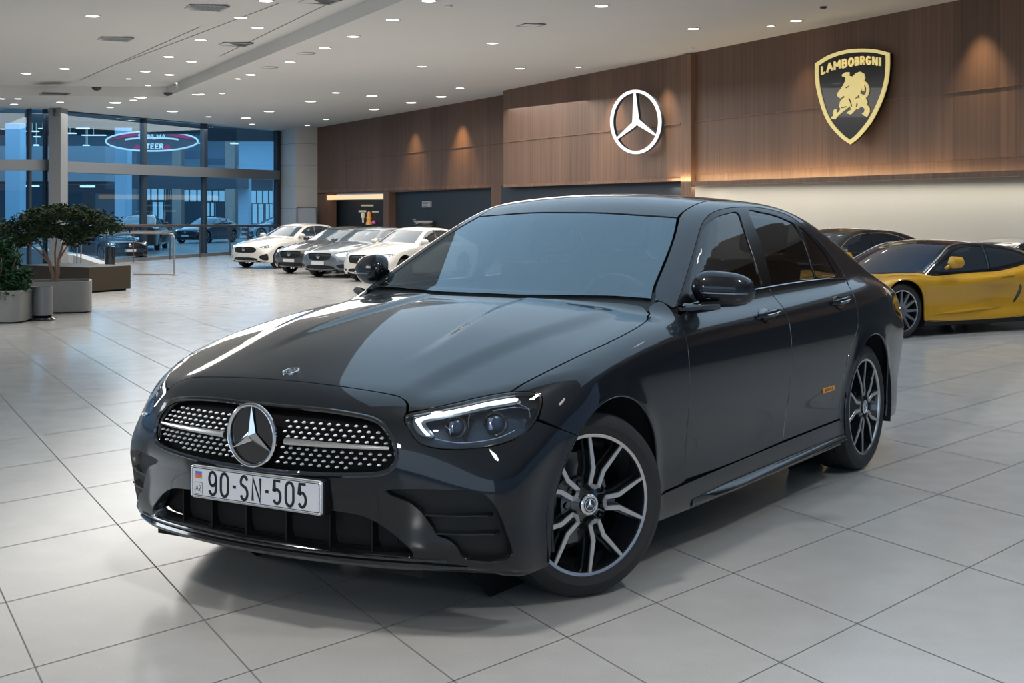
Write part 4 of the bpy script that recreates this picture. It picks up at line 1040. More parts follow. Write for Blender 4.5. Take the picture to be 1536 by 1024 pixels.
# ---------------------------------------------------------------- measuring helpers: turn a sighting into a place in the hall
FL=2150.;YH=305.;EH=1.393
CA0,CB0,CC0=4.20,.0492,-.00824      # gently sloping ceiling: z = CA0 + CB0 x + CC0 y
def G(px,py,z=0):
    Y=FL*(EH-z)/(py-YH); return Vector(((px-768)/FL*Y,Y,z))
def D(px,py,Y): return Vector(((px-768)/FL*Y,Y,EH-(py-YH)/FL*Y))
def C(px,py,dz=0):
    Y=(CA0+dz-EH)/((YH-py)/FL-CB0*(px-768)/FL-CC0); return D(px,py,Y)
def zc(x,y): return CA0+CB0*x+CC0*y
class Plane:
    def __init__(s,a,b):
        s.a=Vector((a[0],a[1],0)); s.d=(Vector((b[0],b[1],0))-s.a).normalized(); s.n=Vector((s.d.y,-s.d.x,0))
        if s.n.dot(-s.a)<0: s.n=-s.n       # n looks towards the camera
    def at(s,px,py,off=0):
        r=Vector(((px-768)/FL,1,0)); Y=(s.a+s.n*off).dot(s.n)/r.dot(s.n); return D(px,py,Y)
    def quad(s,x0,y0,x1,y1,o0,o1,y0b=None,y1b=None):
        """box between offsets o0<o1 covering sightings x0..x1; y0/y0b top left/right, y1/y1b bottom"""
        y0b=y0 if y0b is None else y0b; y1b=y1 if y1b is None else y1b
        P=[s.at(x0,y0,o0),s.at(x1,y0b,o0),s.at(x1,y1b,o0),s.at(x0,y1,o0)]
        # keep the front face straight in front of the back face
        Q=[s.at(x0,y0,o1),s.at(x1,y0b,o1),s.at(x1,y1b,o1),s.at(x0,y1,o1)]
        P=[q-s.n*(o1-o0) for q in Q]
        return P+Q
BF=[(0,1,2,3),(4,7,6,5),(0,4,5,1),(1,5,6,2),(2,6,7,3),(3,7,4,0)]
def flatpoly(outer,holes=()):
    pts=[];cons=[];b=0
    for p in [outer]+list(holes):
        n=len(p); pts+=[Vector((q[0],q[1])) for q in p]; cons+=[(b+i,b+(i+1)%n) for i in range(n)]; b+=n
    r=delaunay_2d_cdt(pts,cons,[],0,1e-6)
    V=np.array([(v.x,v.y) for v in r[0]]); F=np.array(r[2]); c=V[F].mean(1)
    ok=inpoly(c,np.array([(q[0],q[1]) for q in outer]))
    for h in holes: ok&=~inpoly(c,np.array([(q[0],q[1]) for q in h]))
    return V,F[ok]
# ---------------------------------------------------------------- materials of the hall
def floor_mat():
    m,nt,out=nmat('polished_stone_tile'); L_=nt.links.new
    b=nt.nodes.new('ShaderNodeBsdfPrincipled'); tc=nt.nodes.new('ShaderNodeTexCoord')
    n1=nt.nodes.new('ShaderNodeTexNoise'); n1.inputs['Scale'].default_value=1.3; n1.inputs['Detail'].default_value=6
    n2=nt.nodes.new('ShaderNodeTexNoise'); n2.inputs['Scale'].default_value=260; n2.inputs['Detail'].default_value=2
    n3=nt.nodes.new('ShaderNodeTexNoise'); n3.inputs['Scale'].default_value=5; n3.inputs['Detail'].default_value=5
    for n in (n1,n2,n3): L_(tc.outputs['Object'],n.inputs['Vector'])
    r=nt.nodes.new('ShaderNodeValToRGB'); r.color_ramp.elements[0].color=(.36,.352,.342,1); r.color_ramp.elements[1].color=(.43,.425,.415,1)
    r.color_ramp.elements[0].position=.3;r.color_ramp.elements[1].position=.72
    mx=nt.nodes.new('ShaderNodeMath'); mx.operation='MULTIPLY_ADD'; mx.inputs[1].default_value=.45; L_(n3.outputs['Fac'],mx.inputs[0]); 
    m2=nt.nodes.new('ShaderNodeMath'); m2.operation='MULTIPLY_ADD'; m2.inputs[1].default_value=.6; L_(n1.outputs['Fac'],m2.inputs[0]); m2.inputs[2].default_value=0
    L_(m2.outputs[0],mx.inputs[2]); L_(mx.outputs[0],r.inputs[0])
    mm=nt.nodes.new('ShaderNodeMixRGB'); mm.blend_type='OVERLAY'; mm.inputs[0].default_value=.22; L_(r.outputs[0],mm.inputs[1]); L_(n2.outputs['Fac'],mm.inputs[2])
    L_(mm.outputs[0],b.inputs['Base Color'])
    rr=nt.nodes.new('ShaderNodeMapRange'); rr.inputs[3].default_value=.15; rr.inputs[4].default_value=.23; L_(n3.outputs['Fac'],rr.inputs[0]); L_(rr.outputs[0],b.inputs['Roughness'])
    b.inputs['Specular IOR Level'].default_value=.5
    L_(b.outputs[0],out.inputs[0]); return m
def wood_mat(name,c0,c1,dirv):
    m,nt,out=nmat(name); L_=nt.links.new
    b=nt.nodes.new('ShaderNodeBsdfPrincipled'); tc=nt.nodes.new('ShaderNodeTexCoord'); mp=nt.nodes.new('ShaderNodeMapping')
    L_(tc.outputs['Object'],mp.inputs[0]); mp.inputs['Scale'].default_value=(22,22,.30)
    n=nt.nodes.new('ShaderNodeTexNoise'); n.inputs['Scale'].default_value=1; n.inputs['Detail'].default_value=7; n.inputs['Roughness'].default_value=.65; L_(mp.outputs[0],n.inputs['Vector'])
    r=nt.nodes.new('ShaderNodeValToRGB'); r.color_ramp.elements[0].color=(*c0,1); r.color_ramp.elements[1].color=(*c1,1); r.color_ramp.elements[0].position=.32;r.color_ramp.elements[1].position=.70
    L_(n.outputs['Fac'],r.inputs[0])
    # veneer sheets of slightly different tone
    sp=nt.nodes.new('ShaderNodeVectorMath'); sp.operation='DOT_PRODUCT'; sp.inputs[1].default_value=dirv; L_(tc.outputs['Object'],sp.inputs[0])
    ml=nt.nodes.new('ShaderNodeMath'); ml.operation='MULTIPLY'; ml.inputs[1].default_value=1.15; L_(sp.outputs['Value'],ml.inputs[0])
    fl=nt.nodes.new('ShaderNodeMath'); fl.operation='FLOOR'; L_(ml.outputs[0],fl.inputs[0])
    wn=nt.nodes.new('ShaderNodeTexWhiteNoise'); wn.noise_dimensions='1D'; L_(fl.outputs[0],wn.inputs['W'])
    mr=nt.nodes.new('ShaderNodeMapRange'); mr.inputs[3].default_value=.82; mr.inputs[4].default_value=1.12; L_(wn.outputs['Value'],mr.inputs[0])
    mm=nt.nodes.new('ShaderNodeVectorMath'); mm.operation='SCALE'; L_(r.outputs[0],mm.inputs[0]); L_(mr.outputs[0],mm.inputs['Scale'])
    L_(mm.outputs[0],b.inputs['Base Color']); b.inputs['Roughness'].default_value=.5
    L_(b.outputs[0],out.inputs[0]); return m
M_floor=floor_mat(); M_grout=pbr('tile_grout',(.14,.14,.14),.7)
M_ceil=pbr('ceiling_plaster',(.66,.655,.64),.75,noise=.08,nscale=.6)
M_white=pbr('white_wall_panel',(.62,.62,.60),.55)
M_frame=pbr('grey_aluminium_frame',(.20,.22,.24),.45,.3)
M_frdk=pbr('dark_mullion',(.035,.055,.08),.45,.3)
M_pane=glassy('window_pane',(.68,.88,.97),.02,1.45)
M_dkpan=pbr('dark_blue_panel',(.016,.024,.034),.5)
M_cream=pbr('cream_wall',(.60,.57,.50),.6,noise=.10,nscale=.8)
M_led=emis('warm_led_strip',(1,.72,.42),3.0)
M_dl=emis('downlight_glow',(1,.95,.88),7)
M_ring=pbr('downlight_ring',(.7,.7,.7),.4)
M_vent=pbr('vent_dark',(.035,.04,.045),.6); M_slat=pbr('vent_slat',(.33,.34,.35),.5)
# ---------------------------------------------------------------- planes of the hall
A_=Plane(C(755,136),C(1439,0)); B_=Plane(C(478,191),C(755,142.5))
WA=Plane((-10.04,31.6),(-6.83,41.9)); WB=Plane((-10.9,30.1),(-10.15,31.3))
M_wood=wood_mat('walnut_veneer',(.108,.060,.040),(.182,.106,.071),tuple(A_.d))
M_wood2=wood_mat('walnut_veneer_light',(.11,.06,.038),(.23,.13,.08),tuple(A_.d))
# floor
fl=MB(); fl.box(-30,22,-8,95,-.15,0); fo=tag(fl.build('floor',M_floor),kind='structure')
d1=Vector((-.431,.902,0));d2=Vector((.636,.772,0))
gr=MB()
slines=[-3.9,-3.1,-2.3,-1.5,-.7,.1,.9,1.63,2.36,3.08,3.66,4.24,5.02,5.83,6.7]; 
while slines[-1]<60: slines.append(slines[-1]+.88)
tl_=[-.6,.0,.622,1.255,1.82,2.366,2.88,3.40,4.35,5.30]
while tl_[0]>-14: tl_.insert(0,tl_[0]-.62)
while tl_[-1]<45: tl_.append(tl_[-1]+.95)
def strip(mb,a,b,w):
    d=(b-a).normalized(); n=Vector((-d.y,d.x,0))*w/2
    z=Vector((0,0,.0012))
    mb.add([a+n+z,b+n+z,b-n+z,a-n+z],[(3,2,1,0)])
for s_ in slines: strip(gr,d1*s_+d2*-14,d1*s_+d2*44,.0045)
for t_ in tl_: strip(gr,d1*-4+d2*t_,d1*60+d2*t_,.0045)
tag(gr.build('floor_joints',M_grout,fo,auto=None))
# ceiling with its raised coffer
R1=C(250,145);R0=C(-250,142.5);R2=C(520,35); R2=R1+(R2-R1)*((R1.y-6.5)/(R1.y-R2.y)); R3=Vector((-28,6.5,0))
rec=[R0,R1,R2,R3]
def wpt(p,x,y,off=0): q=p.at(x,y,off); return (q.x,q.y)
ce=MB()
outl=[wpt(WB,-420,150,-.2),wpt(WB,80,150,-.2),wpt(WA,80,150,-.2),wpt(WA,424,150,-.2),wpt(B_,450,150,-.4),wpt(B_,480,150,-.3),wpt(B_,760,150,-.3),wpt(A_,760,150,-.3),wpt(A_,1439,150,-.3),(16.5,4.0),(16.5,-6),(-28,-6),(-28,20)]
V,F=flatpoly(outl,[rec]); ce.add([(x,y,zc(x,y)) for x,y in V],[tuple(f[::-1]) for f in F])
V,F=flatpoly(rec); ce.add([(x,y,zc(x,y)+.2) for x,y in V],[tuple(f[::-1]) for f in F])
for i in range(4):
    a,b=rec[i],rec[(i+1)%4]; ce.add([(a.x,a.y,zc(a.x,a.y)),(b.x,b.y,zc(b.x,b.y)),(b.x,b.y,zc(b.x,b.y)+.2),(a.x,a.y,zc(a.x,a.y)+.2)],[(0,1,2,3)])
co_=tag(ce.build('ceiling',M_ceil,auto=None),kind='structure')
# ceiling joints in the coffer
sj=MB()
for (a,b) in (((0+180,200*0+95),(420,4)),((120,120),(300,40)),((330,84),(520,-8))):
    p=C(a[0],a[1],.2);q=C(b[0],b[1],.2); d=(q-p).normalized(); n=Vector((-d.y,d.x,0))*.008; z=Vector((0,0,-.004))
    sj.add([p+n+z,q+n+z,q-n+z,p-n+z],[(0,1,2,3)])
sj.build('ceiling_joints',M_grout,co_,auto=None)
# right wall
def wallpart(name,pl,mat,quads,parent=None,kind='structure'):
    mb=MB()
    for q in quads: mb.add(pl.quad(*q),BF)
    o=mb.build(name,mat,parent,auto=None)
    if kind and not parent: tag(o,kind=kind)
    return o
# sightings: x0,ytop_left,x1,ybot_left,back,front,ytop_right,ybot_right
ytopA=lambda x:136-.1987*(x-755)
wr=wallpart('wall_right',A_,M_wood,[(755,ytopA(755)-14,1021,280,-.35,0,ytopA(1021)-14,272),(1021,ytopA(1021)-14,1600,262,-.35,0,ytopA(1600)-14,231),(1036,258,1600,277,-.30,-.02,226,259)])
ex=MB(); e0=A_.at(1598,300,0); 
for (z0,z1,k_) in ((0,2.0,1),(2.0,5.2,0)):
    a_=e0; b_=e0+A_.d*11*(1 if A_.d.y<0 else -1); nn_=A_.n*.3
    ex.add([(a_.x,a_.y,z0),(b_.x,b_.y,z0),(b_.x,b_.y,z1),(a_.x,a_.y,z1)]+[(q.x-nn_.x,q.y-nn_.y,z) for q,z in ((a_,z0),(b_,z0),(b_,z1),(a_,z1))],BF,k_)
ex.build('wall_right_end',[M_wood,M_dkpan],wr,auto=None)
wallpart('wall_lower_right',A_,M_cream,[(1030,275,1600,470,-.40,-.30,257,520)])
wallpart('wall_back',B_,M_wood,[(476,180,577,291.5,-.35,0,162,289.5),(577,162,765,289,-.35,0,125,280.5),(476,288,488,400,-.35,0,290,400),(737,278,753,420,-.3,.05,278,420),(575,287,584,420,-.3,.05,287,420)])
tm=wallpart('trim_1',A_,M_wood2,[(1021,83,1036,420,0,.10,80,420),(1036,272.8,1600,278.5,-.30,.42,252.5,261.7)])
wallpart('trim_2',A_,M_wood2,[(756,212,1020,214,0,.02,184.2,186.2),(1036,182.3,1600,184.2,0,.02,117.5,119.8)])
wallpart('trim_3',B_,M_wood2,[(478,243,755,244.6,0,.02,213,214.6),(478,284.5,755,289.5,0,.03,276,280.5)])
wallpart('trim_4',A_,M_wood2,[(755,276.5,1021,281,0,.05,267,271.5)])
# glowing cove above the ledge
lm=MB(); lm.add(A_.quad(1040,273.6,1600,275.2,.0,.05,254,255.6),BF); lo=lm.build('cove_led_strip',M_led,None,auto=None); tag(lo,'warm LED strip in the cove on top of the wooden ledge','light')
# shop fronts
sf=wallpart('wall_shopfront',B_,M_dkpan,[(488,300,577,410,-.6,-.5,299.5,410),(584,289,737,420,-.25,-.15,281.5,420)])
wallpart('wall_dark_bay',A_,M_dkpan,[(752,279,1021,420,-.25,-.15,269.5,420)])
lb=MB(); lb.add(B_.quad(489,293.2,576.5,300,-.18,-.05,291,297.6),BF); tag(lb.build('shop_light_box',emis('warm_light_box',(1,.70,.38),1.1),None,auto=None),'long glowing amber light box over the small shop window','light box')
ss_=MB(); ss_.add(B_.quad(633,302,645,311,-.15,-.10,302,311),BF); sg_=ss_.build('wall_sign',pbr('silver_sign',(.45,.46,.47),.4,.3),None,auto=None); tag(sg_,'small silver plate sign on the dark blue shop panel','sign')
t=MB()
for i in range(4): t.add(B_.quad(634.5,303.4+i*1.9,643.5-(i%2)*2,304.3+i*1.9,-.101,-.097),BF)
t.build('sign_writing',pbr('sign_grey',(.12,.12,.13),.5),sg_,auto=None)
pe=empty('shop_poster',B_.at(552,320,-.45),0,None,'dark poster with pale headline lines inside the small shop window','poster')
def atp(e,mb,name,mat):
    mb.V=[tuple(Vector(v)-e.location) for v in mb.V]; return mb.build(name,mat,e,auto=None)
mb=MB(); mb.add(B_.quad(536,303,576,340,-.49,-.46),BF); atp(pe,mb,'poster_board',pbr('poster_black',(.012,.018,.024),.4))
mb=MB(); mb.add(B_.quad(541.5,307,560,309.5,-.46,-.455),BF); mb.add(B_.quad(538,315.5,549,318.5,-.46,-.455),BF); mb.add(B_.quad(558,317,568,318.7,-.46,-.455),BF); atp(pe,mb,'poster_lettering',pbr('poster_cream',(.5,.46,.36),.5,emit=(.9,.8,.6),es=.15))
def knick(name,px,py,r,col,label,prof=None,Y=None):
    p=B_.at(px,py,-.40); m=MB(); m.lathe(prof or [(0,0),(r,.3*r),(r*1.05,r),(r*.6,1.8*r),(0,2*r)],14,0,Matrix.Translation(p),axis='z'); tag(m.build(name,pbr(name+'_m_'+str(int(px)),col,.4,emit=col,es=.25)),label,'ornament')
knick('display_statuette',553.5,337,.07,(.75,.35,.08),'golden orange statuette standing in the small shop window',[(0,0),(.09,0),(.08,.06),(.06,.12),(.075,.18),(.05,.24),(.055,.30),(.03,.36),(0,.37)])
knick('display_vase',560.5,336,.05,(.75,.10,.45),'small pink ornament right of the golden statuette')
knick('display_bottle',544.5,334,.03,(.65,.62,.5),'pale slim bottle left of the golden statuette',[(0,0),(.025,0),(.025,.12),(.05,.14),(.06,.24),(.02,.28),(0,.28)])
p=B_.at(635,341,.1)
m=MB(); m.box(-.25,.25,-.06,.06,-.02,.18,0,Matrix.Translation(p),bev=.02); m.box(-.27,-.17,-.08,.04,.16,.21,0,Matrix.Translation(p),bev=.01); m.box(-.03,.03,-.03,.03,-p.z,0,0,Matrix.Translation(p)); m.box(-.2,.2,-.15,.15,-p.z,-p.z+.03,0,Matrix.Translation(p)); tag(m.build('display_screen',M_gloss),'black screen on a stand behind the white suv roof','screen')
# white column and wall between glass and timber
cl=[(-6.80,41.9),(-6.20,41.1),(-5.60,41.5)]
pts=[(D(421,300,41.9).x,41.9),(D(443.5,300,40.9).x,40.9),(D(479,300,41.45).x,41.45),(-5.3,43.5),(-7.0,43.5)]
cm=MB(); n=len(pts)
Vv=[(x,y,0) for x,y in pts]+[(x,y,zc(x,y)+.05) for x,y in pts]
cm.add(Vv,[(i,(i+1)%n,n+(i+1)%n,n+i) for i in range(n)]+[tuple(range(n,2*n))]); 
wc=tag(cm.build('wall_column',M_white,None,auto=None),kind='structure')
sm=MB()
for k in range(1,6):
    z=k*.62
    for i in range(2):
        a=Vector((*pts[i],z));b=Vector((*pts[i+1],z)); nn_=Vector((0,-.012,0))
        sm.add([a+nn_,b+nn_,b+nn_+Vector((0,0,.012)),a+nn_+Vector((0,0,.012))],[(0,1,2,3)])
sm.build('panel_joints',pbr('joint_grey',(.30,.30,.30),.6),wc,auto=None)
pn=empty('notice_board',D(459.5,330,40.9),0,None,'pale framed notice board leaning at the foot of the white column','board')
mb=MB(); mb.add([D(445.5,312,40.75),D(474.5,312,41.1),D(474.5,345,41.1),D(445.5,345,40.75)],[(0,1,2,3)]); atp(pn,mb,'board_glass',pbr('board_pale',(.42,.48,.56),.15))
mb=MB(); mb.tube([D(445.5,311.5,40.74),D(474.5,311.5,41.09),D(474.5,346,41.09),D(445.5,346,40.74)],.02,6,closed=True); mb.tube([D(450,345,40.8),D(450,378,40.8)],.02,6); mb.tube([D(470,345,41),D(470,377,41)],.02,6); atp(pn,mb,'board_frame',M_frame)
# ---- glazed wall
wn=empty('window_1',WA.at(255,300),0); tag(wn,kind='structure')
def wq(name,mat,quads,pl=WA,par=None):
    mb=MB()
    for q in quads: mb.add(pl.quad(*q),BF)
    par=par or wn
    mb.V=[tuple(Vector(v)-par.location) for v in mb.V]; return mb.build(name,mat,par,auto=None)
wq('transom_beam',M_frame,[(91,241.5,420,258,-.25,.12,255.8,269.5)])
wq('mullion',M_frdk,[(216.5,177,220.5,260,-.06,.06),(215.5,258,221,388,-.06,.06)]);wq('mullion',M_frdk,[(306.3,185,311.5,262,-.06,.06),(307,260,311,386,-.06,.06)]);wq('mullion',M_frdk,[(416,192,421.5,382,-.06,.06)])
wq('window_sill',M_frame,[(91,394,420,400,-.1,.1,372.5,377)])
wq('window_frame',M_frdk,[(91,165.5,420,167.5,-.06,.06,193,195)])
for (x0,x1) in ((91,218),(218,309),(309,418)):
    f0=lambda x:(x-91)/329
    wq('pane',M_pane,[(x0,167+27*f0(x0),x1,399-22*f0(x0),-.012,0,167+27*f0(x1),399-22*f0(x1))])
wr_=MB(); wr_.tube([WA.at(150,338.5,.35),WA.at(426,338.8,.35)],.035,8)
for x in (160,200,255,300,345,372,405): wr_.tube([WA.at(x,338.6,.35),Vector((*WA.at(x,338.6,.35).xy,0))],.018,6)
tag(wr_.build('window_handrail',pbr('rail_brown_metal',(.13,.10,.085),.35,.6)),'brown metal handrail running along the foot of the glazed wall','railing')
w2=empty('window_2',WB.at(20,300),0); tag(w2,kind='structure')
wq('transom_beam',M_frame,[(-300,239.5,75,255.5,-.2,.12,239.5,255.5)],WB,w2)
for x in (-120,-40,46,70): wq('mullion',M_frdk,[(x-1.6,150,x+1.6,400,-.05,.05)],WB,w2)
wq('window_sill',M_frame,[(-300,402,75,407,-.1,.1,400,404)],WB,w2)
for (x0,x1) in ((-300,-120),(-120,-40),(-40,46),(46,75)): wq('pane',M_pane,[(x0,140,x1,404,-.012,0)],WB,w2)
g0=WB.at(-300,300,0); g0=Vector((g0.x,g0.y,0)); gd=WB.d if WB.d.y<0 else -WB.d
def wrun(name,t0,t1,z0,z1,o0,o1,mat):
    a_=g0+gd*t0;b_=g0+gd*t1; q=[(p+WB.n*o) for p,o in ((a_,o0),(b_,o0),(b_,o1),(a_,o1))]
    mb=MB(); V=[(p.x,p.y,z0) for p in q]+[(p.x,p.y,z1) for p in q]; V=[tuple(Vector(v)-w2.location) for v in V]
    mb.add(V,[(0,1,5,4),(1,2,6,5),(2,3,7,6),(3,0,4,7),(4,5,6,7),(3,2,1,0)]); return mb.build(name,mat,w2,auto=None)
wrun('transom_beam',0,24,2.05,2.28,-.2,.12,M_frame); wrun('window_sill',0,24,0,.08,-.1,.1,M_frame)
for k_ in range(12): wrun('mullion',k_*2.1,k_*2.1+.06,0,3.4,-.05,.05,M_frdk)
wrun('pane',0,24,.08,3.4,-.012,0,M_pane)
cc=MB(); a=D(73,300,31.0);b=D(91,300,31.0); cc.box(a.x,b.x,31.0,31.5,0,zc(a.x,31)+.02); cf=tag(cc.build('wall_post',pbr('post_grey',(.24,.25,.26),.5)),kind='structure')
t=MB(); t.tube([D(82,163,30.9),D(82,174,30.9)],.03,8); t.build('post_lamp',M_frdk,cf)
# ---------------------------------------------------------------- the bluish hall beyond the glass
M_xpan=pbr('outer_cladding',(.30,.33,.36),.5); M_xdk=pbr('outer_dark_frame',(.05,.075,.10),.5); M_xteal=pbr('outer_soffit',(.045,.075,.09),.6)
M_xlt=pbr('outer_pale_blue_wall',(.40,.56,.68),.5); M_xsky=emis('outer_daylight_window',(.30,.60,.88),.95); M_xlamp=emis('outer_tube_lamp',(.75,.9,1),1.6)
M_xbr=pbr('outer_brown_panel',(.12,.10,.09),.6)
def ybox(name,mat,boxes,parent=None,label=None,cat=None,kind='structure'):
    """boxes: x0,y0,x1,y1 sightings at distance Y with thickness t"""
    mb=MB()
    for (x0,y0,x1,y1,Y,t) in boxes:
        a=D(x0,y0,Y);b=D(x1,y1,Y); mb.box(a.x,b.x,Y,Y+t,b.z,a.z)
    o=mb.build(name,mat,parent,auto=None)
    if label: tag(o,label,cat)
    elif kind and not parent: tag(o,kind=kind)
    return o
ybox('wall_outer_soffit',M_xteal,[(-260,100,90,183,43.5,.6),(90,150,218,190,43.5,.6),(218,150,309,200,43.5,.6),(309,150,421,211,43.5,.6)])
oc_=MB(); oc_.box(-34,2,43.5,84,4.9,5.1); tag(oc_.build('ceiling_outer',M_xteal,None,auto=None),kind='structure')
ybox('wall_outer_back',M_xlt,[(-200,170,440,256,74,.5)])
ybox('wall_outer_beam',M_xpan,[(-260,219,158,272,52,1.2)])
ybox('wall_outer_beam',M_xdk,[(158,262,366,283,56,1.0),(-260,270,160,276,52.4,1)])
ybox('wall_outer_lower',pbr('outer_dark_blue_wall',(.12,.20,.27),.5),[(-260,256,440,352,78,.4)])  # lower wall in a darker blue than the wall above
ybox('wall_outer_cladding',M_xlt,[(358,204,417,262,58,.6),(357,262,373,345,57,.6)])
ybox('wall_outer_sign_band',pbr('outer_navy_band',(.03,.06,.10),.5),[(262,226,360,238,64,.4),(300,236,420,247,66,.4)])
for k,(x0,x1,y0,y1) in enumerate(((206,247,283,301),(252,257,285,300),(273,307,285,303),(309,338,286,303),(341,345,292,303),(376,412,286,306),(378,396,306,336),(398,410,306,336),(228,246,303,330),(309,322,304,325))):
    wd=ybox('outer_window',M_xsky,[(x0,y0,x1,y1,73,.2)],None,None,None); wd.name='window_%d'%(k+3)
    nb=MB()
    for i in range(0,max(2,int((x1-x0)/9))+1):
        xx=x0+(x1-x0)*i/max(2,int((x1-x0)/9)); a=D(xx-.6,y0,72.9);b=D(xx+.6,y1,72.9); nb.box(a.x,b.x,72.8,72.95,b.z,a.z)
    a=D(x0,y1-1,72.9);b=D(x1,y1,72.9); nb.box(a.x,b.x,72.8,72.95,b.z,a.z)
    nb.build('glazing_bar',M_xdk,wd,auto=None)
for i,(x0,x1,Y,mt) in enumerate(((172,191,50,M_xlt),(258,272,62,M_xbr),(338,352,62,M_xbr),(196,205,62,M_xdk),(409,417,60,M_xdk),(8,30,50,M_xlt))):
    a=D(x0,300,Y);b=D(x1,300,Y); mb=MB(); mb.box(a.x,b.x,Y,Y+.6,0,4.2); o=mb.build('outer_pillar',mt,None,auto=None); o.name='trim_%d'%(i+10); tag(o,kind='structure')
yy=[(0,193,34,194,58),(38,196,56,197.5,58),(57,192,68,193,58),(50,204,58,205.5,58),(114,191,132,193.2,58),(96,199,112,200.6,58),(122,202,157,203.4,58),(16,205,26,206,60),(124,217,132,219.5,60),(262,214,300,215,60),(345,214,356,216,60),(50,216.5,56,222,60),(120,278,140,281,56),(24,278,56,280,56)]
for i,(x0,y0,x1,y1,Y) in enumerate(yy):
    a=D(x0,y0,Y);b=D(x1,y1,Y); mb=MB(); mb.box(a.x,b.x,Y,Y+.25,b.z,a.z); mb.box((a.x+b.x)/2-.003,(a.x+b.x)/2+.003,Y+.1,Y+.106,a.z,4.9); o=mb.build('tube_lamp',M_xlamp,None,auto=None)
    tag(o,'slim glowing tube lamp beyond the glass, '+(['leftmost','second','third','fourth','fifth','sixth','seventh','eighth','ninth','tenth','eleventh','twelfth','thirteenth','rightmost'][sorted(range(len(yy)),key=lambda q_:yy[q_][0]+yy[q_][2]+.001*q_).index(i)])+' of the tube lamps','lamp','tube lamps of the hall beyond the glass')
# oval sign
os_=empty('oval_sign',D(228,212,49),0,None,'red and white oval sign with white lettering seen through the upper glass','sign')
def ell(rx,ry,n=48,cx=0,cz=0): return [(cx+rx*math.cos(2*PI*i/n),cz+ry*math.sin(2*PI*i/n)) for i in range(n)]
XZ=Matrix(((1,0,0,0),(0,0,-1,0),(0,1,0,0),(0,0,0,1)))
k=49/FL
mb=MB(); mb.prism(ell(69*k,14.5*k),-.08,-.0,0,XZ); mb.build('sign_board',pbr('sign_grey_board',(.16,.15,.17),.5),os_)
M_sw=pbr('sign_white',(.7,.75,.78),.4,emit=(.8,.9,1),es=.55);M_sr=pbr('sign_red',(.55,.05,.12),.4,emit=(.7,.08,.18),es=.35)
mb=MB(); mb.tube([(69*k*math.cos(a_),-.02,14.5*k*math.sin(a_)) for a_ in [2*PI*i/60 for i in range(60)]],.030,6,0,closed=True)
mb.tube([(46*k*math.cos(a_),-.02,5*k*math.sin(a_)) for a_ in [2*PI*i/60 for i in range(5,26)]],.03,6,0)
mb.build('sign_rim',M_sw,os_)
mb=MB()
for q in ([(-66,1),(-40,11),(-10,14),(-14,10),(-40,6)],[(20,13.5),(50,9),(64,2),(40,6),(24,9)],[(-30,-12),(-22,-4),(-14,-12)],[(30,-12),(24,-4),(14,-12.5)],[(30,-12),(55,-8),(40,-11)]):
    mb.prism([(a_*k,b_*k) for a_,b_ in q][::-1],0,.02,0,XZ)
mb.build('sign_red_field',M_sr,os_)
mb=MB(); word(mb,'SAWLMA',-20*k,3.5*k,5.6*k,7*k,1.4*k,1.5*k,0,XZ@Matrix.Translation((0,0,.03)),t=.02); word(mb,'STEER',-15*k,-11*k,5.4*k,7*k,1.3*k,1.5*k,0,XZ@Matrix.Translation((0,0,.03)),t=.02); mb.build('sign_lettering',M_sw,os_)
# ---------------------------------------------------------------- wall emblems
def emblem_plane(px,py,base,off,turn):
    p=base.at(px,py,off); d=Matrix.Rotation(turn,3,'Z')@base.d; return Plane((p.x,p.y),(p.x+d.x,p.y+d.y))
def skin(pl,poly,o0,o1,mb,m=0,tri=True,holes=()):
    """slab whose outline is given by sightings on plane pl"""
    V,F=flatpoly(poly,holes)
    f=[pl.at(x,y,o1) for x,y in V]; b=[q-pl.n*(o1-o0) for q in f]
    n=len(V); mb.add(f+b,[tuple(t) for t in F]+[tuple(i+n for i in t[::-1]) for t in F],m)
    base=len(mb.V)-2*n
    E={}
    for t in F:
        for i in range(3): E[(t[i],t[(i+1)%3])]=1
    for (i,j) in list(E):
        if (j,i) not in E: mb.F.append((base+i,base+j,base+n+j,base+n+i)); mb.M.append(m)
sp=emblem_plane(953,183,A_,.30,math.radians(17))
se=empty('star_emblem',sp.at(953,183),0,None,'large glowing white three-pointed star in a ring on the wood wall','emblem')
mw=[emis('emblem_white_glow',(1,1,.99),1.15),pbr('emblem_side_blue_grey',(.06,.09,.12),.4)]
mb=MB()
oc=ell(38.3,48.3,56,953.2,182.8);ic=ell(34.0,43.6,56,953.0,182.8)
skin(sp,oc,.0,.02,mb,0,holes=[ic]); skin(sp,oc,-.10,-.001,mb,1,holes=[ic])
mb.V=[tuple(Vector(v)-se.location) for v in mb.V]; mb.build('emblem_ring',mw,se,auto=None)
mb=MB(); cx,cy=951.8,183.5
star=[(951.6,139),(955.0,140),(957.4,178.3),(983.3,202),(981.5,203.8),(953.5,187.5),(951.5,190),(924.5,210),(922.8,207.5),(947.8,183.8),(950.2,140)]
star=[(950.2,140),(952.8,140),(957.6,178.8),(983.2,201.5),(981.6,203.4),(954.4,187.2),(951.6,190.2),(924.6,209.6),(922.8,208.2),(948.2,183.2)]
skin(sp,star,.0,.02,mb,0); skin(sp,star,-.10,-.001,mb,1)
mb.V=[tuple(Vector(v)-se.location) for v in mb.V]; mb.build('emblem_star',mw,se,auto=None)
sh=emblem_plane(1277,145,A_,.24,math.radians(12))
